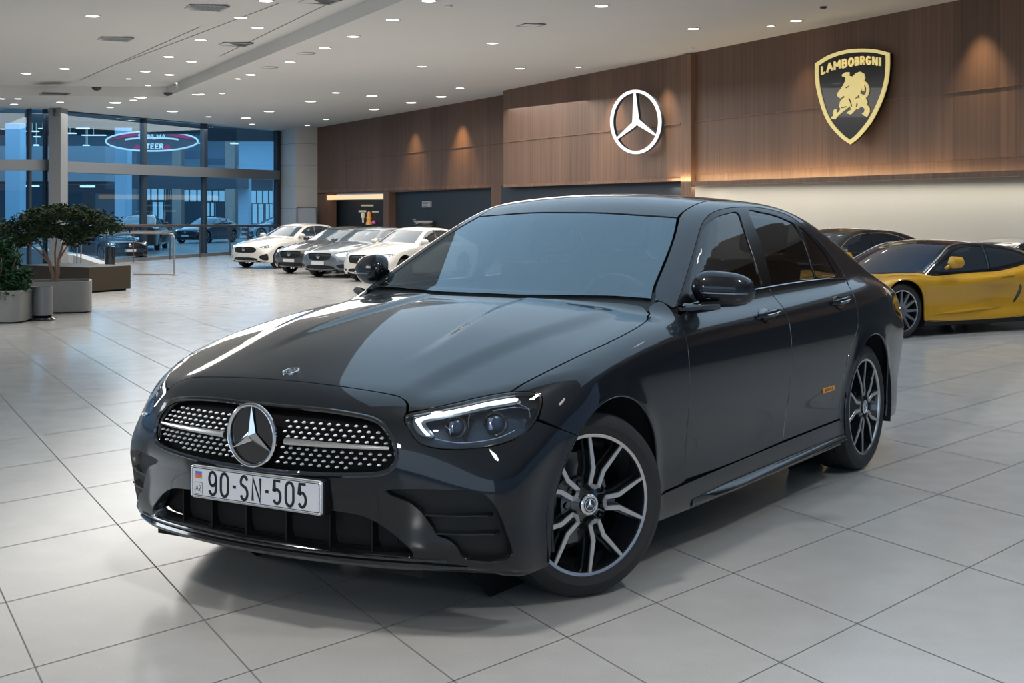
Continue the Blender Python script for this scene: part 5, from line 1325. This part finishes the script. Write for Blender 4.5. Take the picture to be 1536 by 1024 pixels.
so=[(1222.2,95.2),(1241.3,83.4),(1264.7,75.6),(1288,73),(1311.6,74),(1333.4,79),(1333.4,99),(1331,122.5),(1322.5,150.6),(1306.9,181.9),(1288,205.3),(1274.8,216.3),(1261.6,206.9),(1244.4,188),(1233.4,166.3),(1224.8,135),(1222.2,113)]
so=[tuple(p) for p in resample(crom(so,3,True,{0,5,11}),3)]
si=[tuple(p) for p in inset(np.array(so),5.2)]
he=empty('shield_emblem',sh.at(1277,145),0,None,'black and gold shield emblem with a charging bull on the wood wall','emblem')
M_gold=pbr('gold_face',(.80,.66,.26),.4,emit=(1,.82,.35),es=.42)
def hb(name,mb,m): mb.V=[tuple(Vector(v)-he.location) for v in mb.V]; return mb.build(name,m,he,auto=None)
mb=MB(); skin(sh,so,-.10,.0,mb); hb('shield_back',mb,M_gloss)
mb=MB(); skin(sh,so,.0,.03,mb,holes=[si]); hb('shield_border',mb,M_gold)
mb=MB(); skin(sh,si,.0,.008,mb); hb('shield_field',mb,pbr('shield_black',(.012,.014,.018),.25,coat=.5))
q=lambda L_: [(1210+x/6.4,60+y/6.4) for x,y in L_]
mb=MB()
skin(sh,q([(405,345),(440,350),(470,318),(510,303),(548,325),(557,365),(542,405),(527,440),(520,480),(508,510),(503,540),(480,556),(472,600),(465,640),(475,658),(437,700),(420,715),(380,702),(400,684),(425,668),(415,630),(380,660),(340,690),(300,725),(270,762),(235,752),(233,738),(255,730),(250,700),(262,668),(280,662),(290,680),(278,700),(300,695),(325,662),(310,640),(320,590),(345,560),(372,548),(350,535),(320,560),(295,540),(290,515),(310,490),(345,440),(372,385),(370,358),(340,350),(335,335),(370,310),(405,308)]),.008,.03,mb)
skin(sh,q([(482,562),(520,548),(560,555),(577,590),(572,620),(598,650),(600,690),(575,737),(550,727),(528,705),(550,692),(556,662),(535,640),(512,640),(490,665),(472,652),(492,620),(478,592)]),.008,.034,mb)
hb('bull_relief',mb,M_gold)
mb=MB()
tp=[sh.at(*p,.02) for p in q(crom([(545,405),(575,430),(588,470),(580,520),(550,545),(515,530)],12,False))]; mb.tube(tp,.028,6)
tp=[sh.at(*p,.02) for p in q([(533,420),(545,455),(543,490)])]; mb.tube(tp,.022,6)
hb('bull_tail',mb,M_gold)
mb=MB()
for (p0,p1) in (((375,460),(400,440)),((405,560),(430,640)),((470,560),(500,530)),((330,650),(380,640))):
    tp=[sh.at(*p,.035) for p in q([p0,((p0[0]+p1[0])/2+6,(p0[1]+p1[1])/2),p1])]; mb.tube(tp,.009,5)
hb('bull_outline',mb,M_gloss)
mb=MB(); tx='LAMBOBRGNI'
wd=[46,62,72,56,58,44,50,54,58,26]; x=134
bl=spl([134,220,300,430,560,640,722],[336,300,279,252,238,242,254]); 
for ch,w_ in zip(tx,wd):
    for st in GL[ch]:
        P=[(x+.12*w_+px*w_*.76,float(bl(x+w_*px))-6-py*72) for px,py in st]
        for i in range(len(P)-1):
            a,b=Vector(P[i]),Vector(P[i+1]); dd=(b-a); 
            if dd.length<.5: continue
            dd.normalize(); nn_=Vector((-dd.y,dd.x))*7.5; e=dd*4
            skin(sh,q([tuple(a-e+nn_),tuple(b+e+nn_),tuple(b+e-nn_),tuple(a-e-nn_)]),.008,.028,mb)
    x+=w_+6
hb('shield_lettering',mb,M_gold)
# ---------------------------------------------------------------- ceiling fittings
DL=[(139,24,1),(39,110,1),(97,103,1),(218,107,1),(193,118,1),(222,128,1),(253,85,1),(301,60,1),(361,26,1),(399,1,1),(287,92,1),(386,41,1),(254,112,1),(266,124,1),
(27,148,0),(2,148,0),(21,156,0),(90,153,0),(172,154,0),(165,161,0),(200,150,0),(210,146,0),(258,167,0),(297,141.5,0),(333,140,0),(376,112,0),(357,118,0),(435,93,0),(487,72,0),(504,139,0),(465,152,0),(403,167,0),(368,177,0),(378,186,0),(313,175,0),(489,179,0),(461,188,0),
(643,1,0),(902,9,0),(589,29.5,0),(530,54.5,0),(739,64.6,0),(633,99.5,0),(780,102.6,0),(868,100.5,0),(690,132,0),(557,144,0),(661,145,0),(616,154,0),(560.6,164,0),(1040,43,0),(1194,31,0),(1156,39,0)]
small={(193,118),(222,128),(266,124),(21,156),(90,153),(165,161),(200,150),(378,186),(313,175),(489,179),(461,188),(27,148),(2,148),(868,100.5),(1156,39),(357,118),(333,140)}
prot={}
for i,(x,y,rc) in enumerate(DL):
    r=.055 if (x,y) in small else .088
    if (x,y) in small and y>140: r=.075
    if (x,y) not in small and y>140: r=.13
    p=C(x,y,.2*rc)
    rt_=empty('downlight',p,0,None,None,'light','recessed ceiling downlights')
    zone='over the coffer' if rc else ('near the glazed wall' if x<520 and y>135 else ('along the timber wall' if x>520 else 'in the middle of the ceiling'))
    rt_['label']='round white downlight '+{'over the coffer':'in the raised ceiling coffer','near the glazed wall':'on the ceiling towards the glazed wall','along the timber wall':'on the ceiling in front of the wood wall','in the middle of the ceiling':'on the flat ceiling beside the coffer edge'}[zone]
    rt_['group']={'over the coffer':'downlights in the ceiling coffer','near the glazed wall':'downlights towards the glazed wall','along the timber wall':'downlights in front of the wood wall','in the middle of the ceiling':'downlights beside the coffer'}[zone]
    if r not in prot:
        a=MB(); a.lathe([(r,.0),(r+.012,-.008),(r+.025,-.008),(r+.028,.001)],24,axis='z'); ra=a.build('ring',M_ring,rt_)
        b=MB(); b.lathe([(0,-.005),(r,-.005)],24,axis='z'); rb_=b.build('lamp_disc',M_dl,rt_,auto=None); prot[r]=(ra,rb_)
    else:
        for q_ in prot[r]:
            c=q_.copy(); COL.objects.link(c); c.parent=rt_
            c.location=(0,0,0)
def nth(n): return ['first','second','third','fourth','fifth','sixth','seventh','eighth','ninth','tenth','eleventh','twelfth','thirteenth','fourteenth','fifteenth','sixteenth','seventeenth','eighteenth','nineteenth','twentieth','twenty-first','twenty-second','twenty-third','twenty-fourth','twenty-fifth'][n]
def number(objs):
    gs={}
    for o in objs: gs.setdefault(o['group'],[]).append(o)
    for g_,L_ in gs.items():
        L_.sort(key=lambda o:o.location.x/o.location.y)
        for i,o in enumerate(L_): o['label']=o['label']+', '+(nth(i)+' from the left' if i>0 else 'leftmost of them')
number([o for o in COL.objects if o.name.startswith('downlight')])
def vent(px,py,w,rc,label,open_=True,fl_=False):
    p=C(px,py,.2*rc); g=empty('ceiling_vent',p,math.radians(25),None,label,'vent')
    a=MB(); h=w/2
    a.box(-h,h,-h,h,-.002,.004) if not fl_ else a.box(-h,h,-h,h,-.012,.004,bev=.004)
    a.build('vent_backing',M_vent if not fl_ else M_ring,g,auto=None)
    f_=MB(); 
    for s0 in (-1,1): f_.box(s0*h-.02,s0*h+.02,-h-.02,h+.02,-.014,.0); f_.box(-h-.02,h+.02,s0*h-.02,s0*h+.02,-.014,.0)
    f_.build('vent_frame',M_slat,g,auto=None)
    if open_:
        s_=MB()
        for i in range(9): s_.box(-h,h,-h+w*(i+.5)/9-.008,-h+w*(i+.5)/9+.008,-.012,-.004)
        for i in range(9): s_.box(-h+w*(i+.5)/9-.008,-h+w*(i+.5)/9+.008,-h,h,-.010,-.004)
        s_.build('vent_slats',M_slat,g,auto=None)
vent(308,11,.50,1,'square slatted air vent at the top edge of the ceiling coffer'); vent(172,58,.46,1,'square slatted air vent far left in the ceiling coffer')
vent(352,66,.46,1,'open dark square air vent near the coffer edge',False); vent(478,1,.46,1,'dark square vent cut by the top of the picture',False)
vent(82,140,.5,0,'flat dark strip vent on the coffer rim at the left',False)
vent(796,37,.30,0,'flush pale square diffuser in the middle of the flat ceiling',False,True)
for i,(x,y,l) in enumerate(((1235,10,'small dark ceiling sensor above the shield emblem'),(1038,72,'small ceiling sensor above the star emblem'),(673,8,'small ceiling sensor at the top edge beside a downlight'),(145,131,'dark dome camera on the coffer rim at the left'),(252,139,'dark dome camera at the corner of the coffer'))):
    a=MB(); r=.05 if i<3 else .09; a.lathe([(r,.0),(r,-.02),(r*.7,-.05 if i>2 else -.03),(0,-.07 if i>2 else -.035)],20,0,Matrix.Translation(C(x,y,0)),axis='z'); tag(a.build('ceiling_sensor' if i<3 else 'dome_camera',M_vent if i in(0,3,4) else M_ring),l,'sensor' if i<3 else 'camera')
for i,(x,y) in enumerate(((404,101),(459,80))):
    a=MB(); a.lathe([(.13,.0),(.14,-.008),(.155,-.008),(.158,.0)],28,0,Matrix.Translation(C(x,y)),axis='z'); tag(a.build('ceiling_speaker',M_slat),['round flush ceiling speaker ring nearer the coffer edge, lower one','round flush ceiling speaker ring, the one nearer the camera'][i],'speaker')
# ---------------------------------------------------------------- planters, bin, benches, railing
M_pot=pbr('planter_grey_stone',(.22,.215,.20),.55,noise=.15,nscale=12); M_soil=pbr('soil_dark',(.03,.022,.015),.9,bump=1,bscale=60)
M_bark=pbr('pinkish_bark',(.28,.17,.13),.8,noise=.4,nscale=20)
def leaf_mat(name,c):
    m=pbr(name,c,.8,spec=.15,noise=.8,nscale=6); return m
M_leaf=leaf_mat('maple_leaf',(.035,.060,.024)); M_leaf2=leaf_mat('shrub_leaf',(.030,.085,.035))
def rounded_planter(name,loc,w,d,h,label,rz):
    g=empty(name,loc,rz,None,label,'planter')
    def rr(w,d,r):
        o=[]
        for cx,cy,a in ((w/2-r,d/2-r,0),(-w/2+r,d/2-r,90),(-w/2+r,-d/2+r,180),(w/2-r,-d/2+r,270)): o+=arc2(cx,cy,r,r,a,a+90,6)
        return o
    a=MB(); o=rr(w,d,.14); i_=rr(w-.06,d-.06,.12); n=len(o)
    V=[(x,y,.0) for x,y in o]+[(x,y,h) for x,y in o]+[(x,y,h) for x,y in i_]+[(x,y,h-.05) for x,y in i_]
    F=[(i,(i+1)%n,n+(i+1)%n,n+i) for i in range(n)]+[(n+i,n+(i+1)%n,2*n+(i+1)%n,2*n+i) for i in range(n)]+[(2*n+i,2*n+(i+1)%n,3*n+(i+1)%n,3*n+i) for i in range(n)]
    a.add([(v[0],v[1],v[2]+.02) for v in V],F); a.build('planter_box',M_pot,g,auto=.5)
    b=MB(); b.prism(rr(w-.08,d-.08,.11),0,.025); b.build('planter_plinth',M_vent,g,auto=None)
    s=MB(); s.prism(rr(w-.06,d-.06,.12),h-.08,h-.02); s.build('soil',M_soil,g,auto=None); return g
def foliage(blobs,n,size,rnd,zs=1.):
    V=[];F=[]
    tot=sum(b[3]**2 for b in blobs)
    for (bx,by,bz,br,sq) in blobs:
        k=int(n*br**2/tot)
        for _ in range(k):
            u=rnd.random()**.4; th=rnd.random()*2*PI; c=rnd.uniform(-1,1); s_=math.sqrt(1-c*c)
            p=Vector((bx+br*u*s_*math.cos(th),by+br*u*s_*math.sin(th),bz+br*sq*u*c))
            a=rnd.random()*2*PI; e=rnd.uniform(-.9,.5)
            d=Vector((math.cos(a)*math.cos(e),math.sin(a)*math.cos(e),math.sin(e))); t=d.cross(Vector((rnd.uniform(-1,1),rnd.uniform(-1,1),rnd.uniform(.2,1)))).normalized()
            L_=size*rnd.uniform(.6,1.3); w=L_*.22; b=len(V)
            V+=[p,p+d*L_*.45+t*w,p+d*L_,p+d*L_*.45-t*w]; F.append((b,b+1,b+2,b+3))
    return V,F
rnd=random.Random(3)
pc=D(92,400,18.35)
rounded_planter('planter',(pc.x-.06,18.45,0),.80,.75,.38,'grey rounded stone planter holding the spreading maple',math.radians(15))
tr=empty('maple_tree',(pc.x-.14,18.45,.36),0,None,'low spreading maple tree with dark feathery leaves in the rounded planter','tree')
s_=MB()
for pts,r in (([(0,0,0),(.0,0,.12),(-.05,.02,.26),(-.12,.02,.42),(-.25,.05,.62)],.032),([(.03,0,0),(.06,.02,.14),(.07,.0,.30),(.12,.03,.50),(.30,.05,.68)],.028),([(0,.03,0),(.02,.05,.2),(.0,.08,.4),(.03,.1,.68)],.02),([(-.05,.02,.26),(-.2,-.05,.45),(-.45,-.08,.60)],.015),([(.07,.0,.30),(.2,-.06,.48),(.55,-.06,.62)],.015)):
    s_.tube(pts,[r*(1-.7*i/(len(pts)-1)) for i in range(len(pts))],8)
s_.build('trunk',M_bark,tr)
bl_=[]
for (x,z,r) in ((-.52,.62,.20),(-.38,.78,.22),(-.18,.86,.24),(.05,.92,.26),(.28,.92,.26),(.48,.86,.24),(.66,.78,.22),(.80,.72,.15),(-.30,.62,.22),(.0,.70,.26),(.25,.68,.24),(.48,.68,.2),(-.60,.72,.14),(-.42,.52,.14),(.30,.56,.15)):
    for y in (-.2,.15): bl_.append((x,y+rnd.uniform(-.08,.08),z,r,.45))
V,F=foliage(bl_,7500,.060,rnd); f_=MB(); f_.add(V,F); f_.build('foliage',M_leaf,tr,auto=None)
p1=D(0,470,16.9)
rounded_planter('planter',(p1.x-.07,16.95,0),.80,.75,.36,'grey stone planter cut by the left edge with a bushy shrub',0)
s2=empty('leafy_shrub',(p1.x,16.95,.33),0,None,'bushy green shrub in the planter at the left edge','shrub')
V,F=foliage([(-.1,0,.18,.24,.9),(.16,-.1,.12,.20,.8),(.0,.05,.42,.22,.8),(.12,-.2,.0,.2,.6),(-.25,-.1,.1,.2,.8),(.22,-.05,.22,.16,.7),(.05,.0,.58,.10,.8)],5500,.065,rnd); f_=MB(); f_.add(V,F); f_.build('foliage',M_leaf2,s2,auto=None)
t=MB()
for a in range(6): t.tube([(0,0,-.02),(.08*math.cos(a),.08*math.sin(a),.2),(.18*math.cos(a),.15*math.sin(a),.42)],.010,6)
t.build('stem',M_bark,s2)
pb=G(60,481); bn=empty('litter_bin',(pb.x,pb.y+.1,0),0,None,'slim grey litter bin on a black foot between the planters','bin')
a=MB(); a.lathe([(.118,.06),(.118,.40),(.10,.40),(.10,.30),(0,.30)],28,axis='z'); a.build('bin_body',pbr('bin_grey_metal',(.20,.20,.20),.4,.4),bn)
a=MB(); a.lathe([(.0,0),(.155,0),(.16,.015),(.12,.035),(.09,.06),(0,.06)],28,axis='z'); a.build('bin_foot',M_gloss,bn)
# bronze bench block
a=G(133.6,440);b=G(196,435.3);dv=(b-a);dn=Vector((-dv.y,dv.x,0)).normalized()
bb=empty('bronze_bench',a,0,None,'brown bronze box bench on the floor behind the maple planter','bench')
m=MB(); c0=Vector((0,0,.03)); lf=Vector((-1.4,.9,0)); top=.40
V=[c0,c0+dv,c0+dv+lf,c0+lf]; V=V+[v+Vector((0,0,top-.03)) for v in V]; m.add(V,[(0,1,5,4),(1,2,6,5),(2,3,7,6),(3,0,4,7),(4,5,6,7)]); m.build('bench_block',pbr('bronze_brown',(.026,.017,.008),.45,.2),bb,auto=None)
m=MB(); e=.05; V=[dn*e+dv.normalized()*e,dv+dn*e-dv.normalized()*e,dv+lf*.95,lf*.95]; V=V+[v+Vector((0,0,.03)) for v in V]; m.add(V,[(0,1,5,4),(1,2,6,5),(2,3,7,6),(3,0,4,7)]); m.build('bench_plinth',M_matte,bb,auto=None)
m=MB(); P0=[G(18,396),G(60,399),G(110,399),G(150,400.5)]
V=[];hh=[.42,.36,.24,.06]
for p_,h_ in zip(P0,hh): V+=[p_,p_+Vector((0,0,h_)),p_+Vector((0,.7,h_)),p_+Vector((0,.7,0))]
F=[]
for i in range(3):
    a_=i*4;b_=a_+4
    F+=[(a_,b_,b_+1,a_+1),(a_+1,b_+1,b_+2,a_+2),(a_+2,b_+2,b_+3,a_+3)]
F+=[(0,1,2,3),(12,15,14,13)]
m.add(V,F); tag(m.build('display_ramp',M_white,None,auto=None),'low white display ramp sloping to the floor behind the planters','ramp')
pb=G(165,400.5); m=MB(); m.lathe([(0,0),(.10,0),(.115,.02),(.115,.44),(.10,.46),(0,.46)],28,0,Matrix.Translation(pb),axis='z'); tag(m.build('litter_bin',M_gloss),'black cylinder bin in front of the dark car at the glass','bin')
rl=empty('barrier_rail',G(261,413),0,None,'steel tube barrier with a rounded end post standing in front of the glass','railing')
Yb=G(261,413).y; m=MB()
P_=[D(120,349,Yb+.6),D(200,349.5,Yb+.3),D(254,350,Yb),D(259,351.5,Yb),D(261,356,Yb),D(261.5,411,Yb)]
m.tube(P_,.018,8); m.tube([D(196,347,Yb),D(258,347,Yb)],.012,8); m.tube([D(200,411,Yb),D(262,411.5,Yb)],.015,8)
for x in (116,122): m.tube([D(x,350,Yb+.6),D(x-1,409,Yb+.6)],.014,8)
m.tube([D(120,368,Yb+.6),D(112,368,Yb+.6)],.012,6)
atp(rl,m,'rail_tube',pbr('brushed_steel',(.30,.30,.30),.35,.8))
m=MB(); m.lathe([(0,0),(.06,0),(.06,.012),(0,.014)],20,0,Matrix.Translation(G(261.5,413)),axis='z'); atp(rl,m,'rail_foot',M_frame)
# ---------------------------------------------------------------- the cars in place
CX,CY,CA=-.462,5.58,math.radians(237.8)
CX-=math.sin(CA)*.045; CY+=math.cos(CA)*.045
car=empty('sedan_car',(CX,CY,-.020),CA,None,'large glossy black sedan in the foreground with a lit headlight and number plate 90-SN-505','car')
build_sedan(car)
def place(px,base,roofy,deg,side=1,H=1.47,tip=(.66,-.80)):
    """nearest front wheel touches the floor on row `base`, bumper corner on column px, roof on row roofy"""
    a=math.radians(deg); Yd=FL*EH/(base-YH); s=(base-roofy)*Yd/(H*FL)
    y=.86*side
    Y0=Yd-s*(y*math.cos(a)+0*math.sin(a))
    wx=lambda lx,ly: s*(lx*math.cos(a)-ly*math.sin(a)); wy=lambda lx,ly: s*(lx*math.sin(a)+ly*math.cos(a))
    lx,ly=tip[0],tip[1]*side
    X0=(px-768)/FL*(Y0+wy(lx,ly))-wx(lx,ly)
    return (X0,Y0,0),a,s
P_white=paint('pearl_white_paint',(.66,.64,.60),.05,.35); P_blk2=paint('dark_graphite_paint',(.05,.055,.06),.5,.3)
P_grey=paint('steel_blue_grey_paint',(.13,.16,.19),.5,.3); P_navy=paint('midnight_blue_paint',(.010,.022,.040),.4,.25); P_slv=paint('silver_paint',(.45,.46,.47),.5,.3)
P_brn=paint('brown_paint',(.12,.06,.04),.3,.3)
G_=dict(group=None)
l,a,s=place(346.5,402.5,335.5,233); simple_sedan('white_sedan',l,a,s,P_white,'pearl white sedan, first in the row from the glazed wall',style=0)
l,a,s=place(412,411,340.5,234); simple_sedan('graphite_sedan',l,a,s,P_blk2,'dark graphite sedan second in the row between white and grey cars',style=1)
l,a,s=place(453,416.5,341,235); simple_sedan('grey_sedan',l,a,s,P_grey,'steel blue-grey sedan third in the row with bright lamps',style=1)
l,a,s=place(515.5,423,341,236,H=1.56); simple_sedan('white_suv',l,a,s,P_white,'white suv with orange plate at the near end of the row',cat='suv',style=2,zs=1.06,plate=(.62,.42,.28))
# beyond the glass
l,a,s=place(221,392,337,308,side=-1); simple_sedan('navy_sedan',l,a,s,P_navy,'midnight blue sedan with lit lamps just beyond the glass behind the maple',style=1)
simple_sedan('brown_suv',(D(222,340,44.5).x,44.5,0),math.radians(97),.66,P_brn,'brown suv seen from behind beyond the glazed wall','suv',zs=1.1,style=2)
simple_sedan('blue_sedan',(D(290,340,50).x,50,0),math.radians(250),.62,P_navy,'dark blue car parked deeper in the hall beyond the glass',style=0)
simple_sedan('pale_sedan',(D(383,340,57).x,57,0),math.radians(215),.60,paint('pale_blue_paint',(.25,.38,.5),.3,.3),'pale blue sedan far beyond the right window pane',style=0)
# right side
Fw=G(1354,508); ya=math.radians(209.5); sc=.86
loc=Vector((Fw.x,Fw.y,0))-Matrix.Rotation(ya,3,'Z')@Vector((0,.92*sc,0))
yc_=empty('supercar',loc,ya,None,'yellow supercar with black roof parked right of the black sedan','car'); yc_.scale=(sc,sc,sc); build_supercar(yc_)
simple_sedan('chrome_trim_sedan',(D(1150,340,18.4).x,18.4,0),math.radians(208),.735,P_blk2,'dark sedan with chrome window trim behind the yellow supercar',style=1,trim=M_chrome)
simple_sedan('silver_coupe',(D(1410,340,19.6).x,19.3,0),math.radians(205),.63,P_slv,'silver car mostly hidden behind the yellow supercar roof',style=0,trim=M_chrome)
# ---------------------------------------------------------------- camera and light
cam=bpy.data.cameras.new('camera'); cob=bpy.data.objects.new('camera',cam); COL.objects.link(cob)
cob.location=(0,0,EH); cob.rotation_euler=(PI/2,0,0); cam.sensor_width=36; cam.lens=36*FL/1536; cam.clip_end=300
cam.shift_y=-(512-YH)/1536; SC.camera=cob
def area(loc,size,sy,e,col,rot=(0,0,0),name='lamp'):
    l=bpy.data.lights.new(name,'AREA'); l.shape='RECTANGLE'; l.size=size; l.size_y=sy; l.energy=e; l.color=col
    o=bpy.data.objects.new(name,l); COL.objects.link(o); o.location=loc; o.rotation_euler=rot; return o
def spot(loc,aim,e,col,ang,blend=.6,r=.05):
    l=bpy.data.lights.new('spot','SPOT'); l.energy=e; l.color=col; l.spot_size=math.radians(ang); l.spot_blend=blend; l.shadow_soft_size=r
    o=bpy.data.objects.new('spot',l); COL.objects.link(o); o.location=loc
    o.rotation_euler=(Vector(aim)-Vector(loc)).to_track_quat('-Z','Y').to_euler(); return o
# area light added above the view for a blue sheen on the bonnet
area((2.5,11.0,3.9),8.4,11.0,260,(.50,.75,1.0),name='overhead_fill')
# soft key light added on the left; no entrance is built there
area((-11,9,3.2),5,3,260,(.85,.93,1),(math.radians(62),0,math.radians(-80)),'left_key')
# rows of ceiling lamps over the front of the hall (outside the picture)
for x in (-7,-3.6,-.4,2.8,6.2):
    for y in (-3.2,.6,4.4):
        spot((x,y,zc(x,y)-.08),(x,y,0),262,(1,.965,.92),125,1.0,.16)
area((-1,-7,2.6),12,4,170,(.66,.84,1),(math.radians(90),0,0),'front_fill')  # fill added behind the camera to brighten the plate; no window there
# general light of the back of the hall
area((-3.0,25,3.5),9,14,1080,(1,.96,.90),name='hall_light')
area((-8.2,34.5,3.35),5,7,270,(1,.97,.93),name='hall_light')  # extra area light added to brighten the white column end
for x,y in ((-8.5,14),(-5.2,14.5),(-10.5,18.5),(-7,19.5),(-12,23),(-13,16)): spot((x,y,zc(x,y)-.1),(x,y,0),230,(1,.96,.92),125,1.0,.14)
spot((-4.5,-3.5,3.6),(-1.1,5.0,.5),330,(.95,.97,1),48,1.0,.25)  # extra spot added behind the camera to lift the car front and plate
for x,y in ((4.5,9),(8.5,9),(5.5,13),(9.5,13),(4.2,16.5),(6.6,15.5)): spot((x,y,zc(x,y)-.08),(x,y,0),210,(1,.95,.89),120,1.0,.14)
# washers on the timber wall
for (x,y,pl,e,cl_) in ((600,172,B_,40,(1,.68,.34)),(670,160,B_,75,(1,.66,.30)),(895,104,A_,50,(1,.72,.38)),(972,92,A_,46,(1,.80,.55)),(1180,42,A_,16,(1,.70,.42)),(1440,6,A_,60,(1,.74,.42))):
    p=pl.at(x,y,.45); p.z=zc(p.x,p.y)-.06; q_=p-pl.n*.33; q_.z-=1.5
    spot(p,q_,e*3.2,cl_,62,1.0,.04)
ang=math.atan2(A_.d.y,A_.d.x)
p=A_.at(1300,263.2,.16); l_=area((p.x,p.y,p.z),10.5,.05,42,(1,.70,.36),(0,0,0),'cove')
zz=-(Vector((0,0,1))*.75-A_.n*.66).normalized(); xx=A_.d.copy(); yy_=zz.cross(xx); l_.rotation_euler=Matrix((xx,yy_,zz)).transposed().to_euler()
p=A_.at(1300,273,-.02); area((p.x,p.y,p.z-.03),10.5,.20,40,(1,.93,.82),(0,0,ang),'underledge')
# blue light of the outer hall
area((-12,50,4.4),16,14,1500,(.45,.72,1),name='outer_light'); area((-14,62,4.8),20,8,1300,(.45,.74,1),name='outer_light')
area((-9,58,2.5),14,3,700,(.5,.75,1),(math.radians(90),0,0),'outer_light')
w=bpy.data.worlds.new('world'); SC.world=w; w.use_nodes=True; bg=w.node_tree.nodes['Background']; bg.inputs[0].default_value=(.42,.64,1.0,1); bg.inputs[1].default_value=.42
vs=SC.view_settings; vs.view_transform='Standard'; vs.look='None'; vs.exposure=0; vs.gamma=1; vs.use_curve_mapping=False
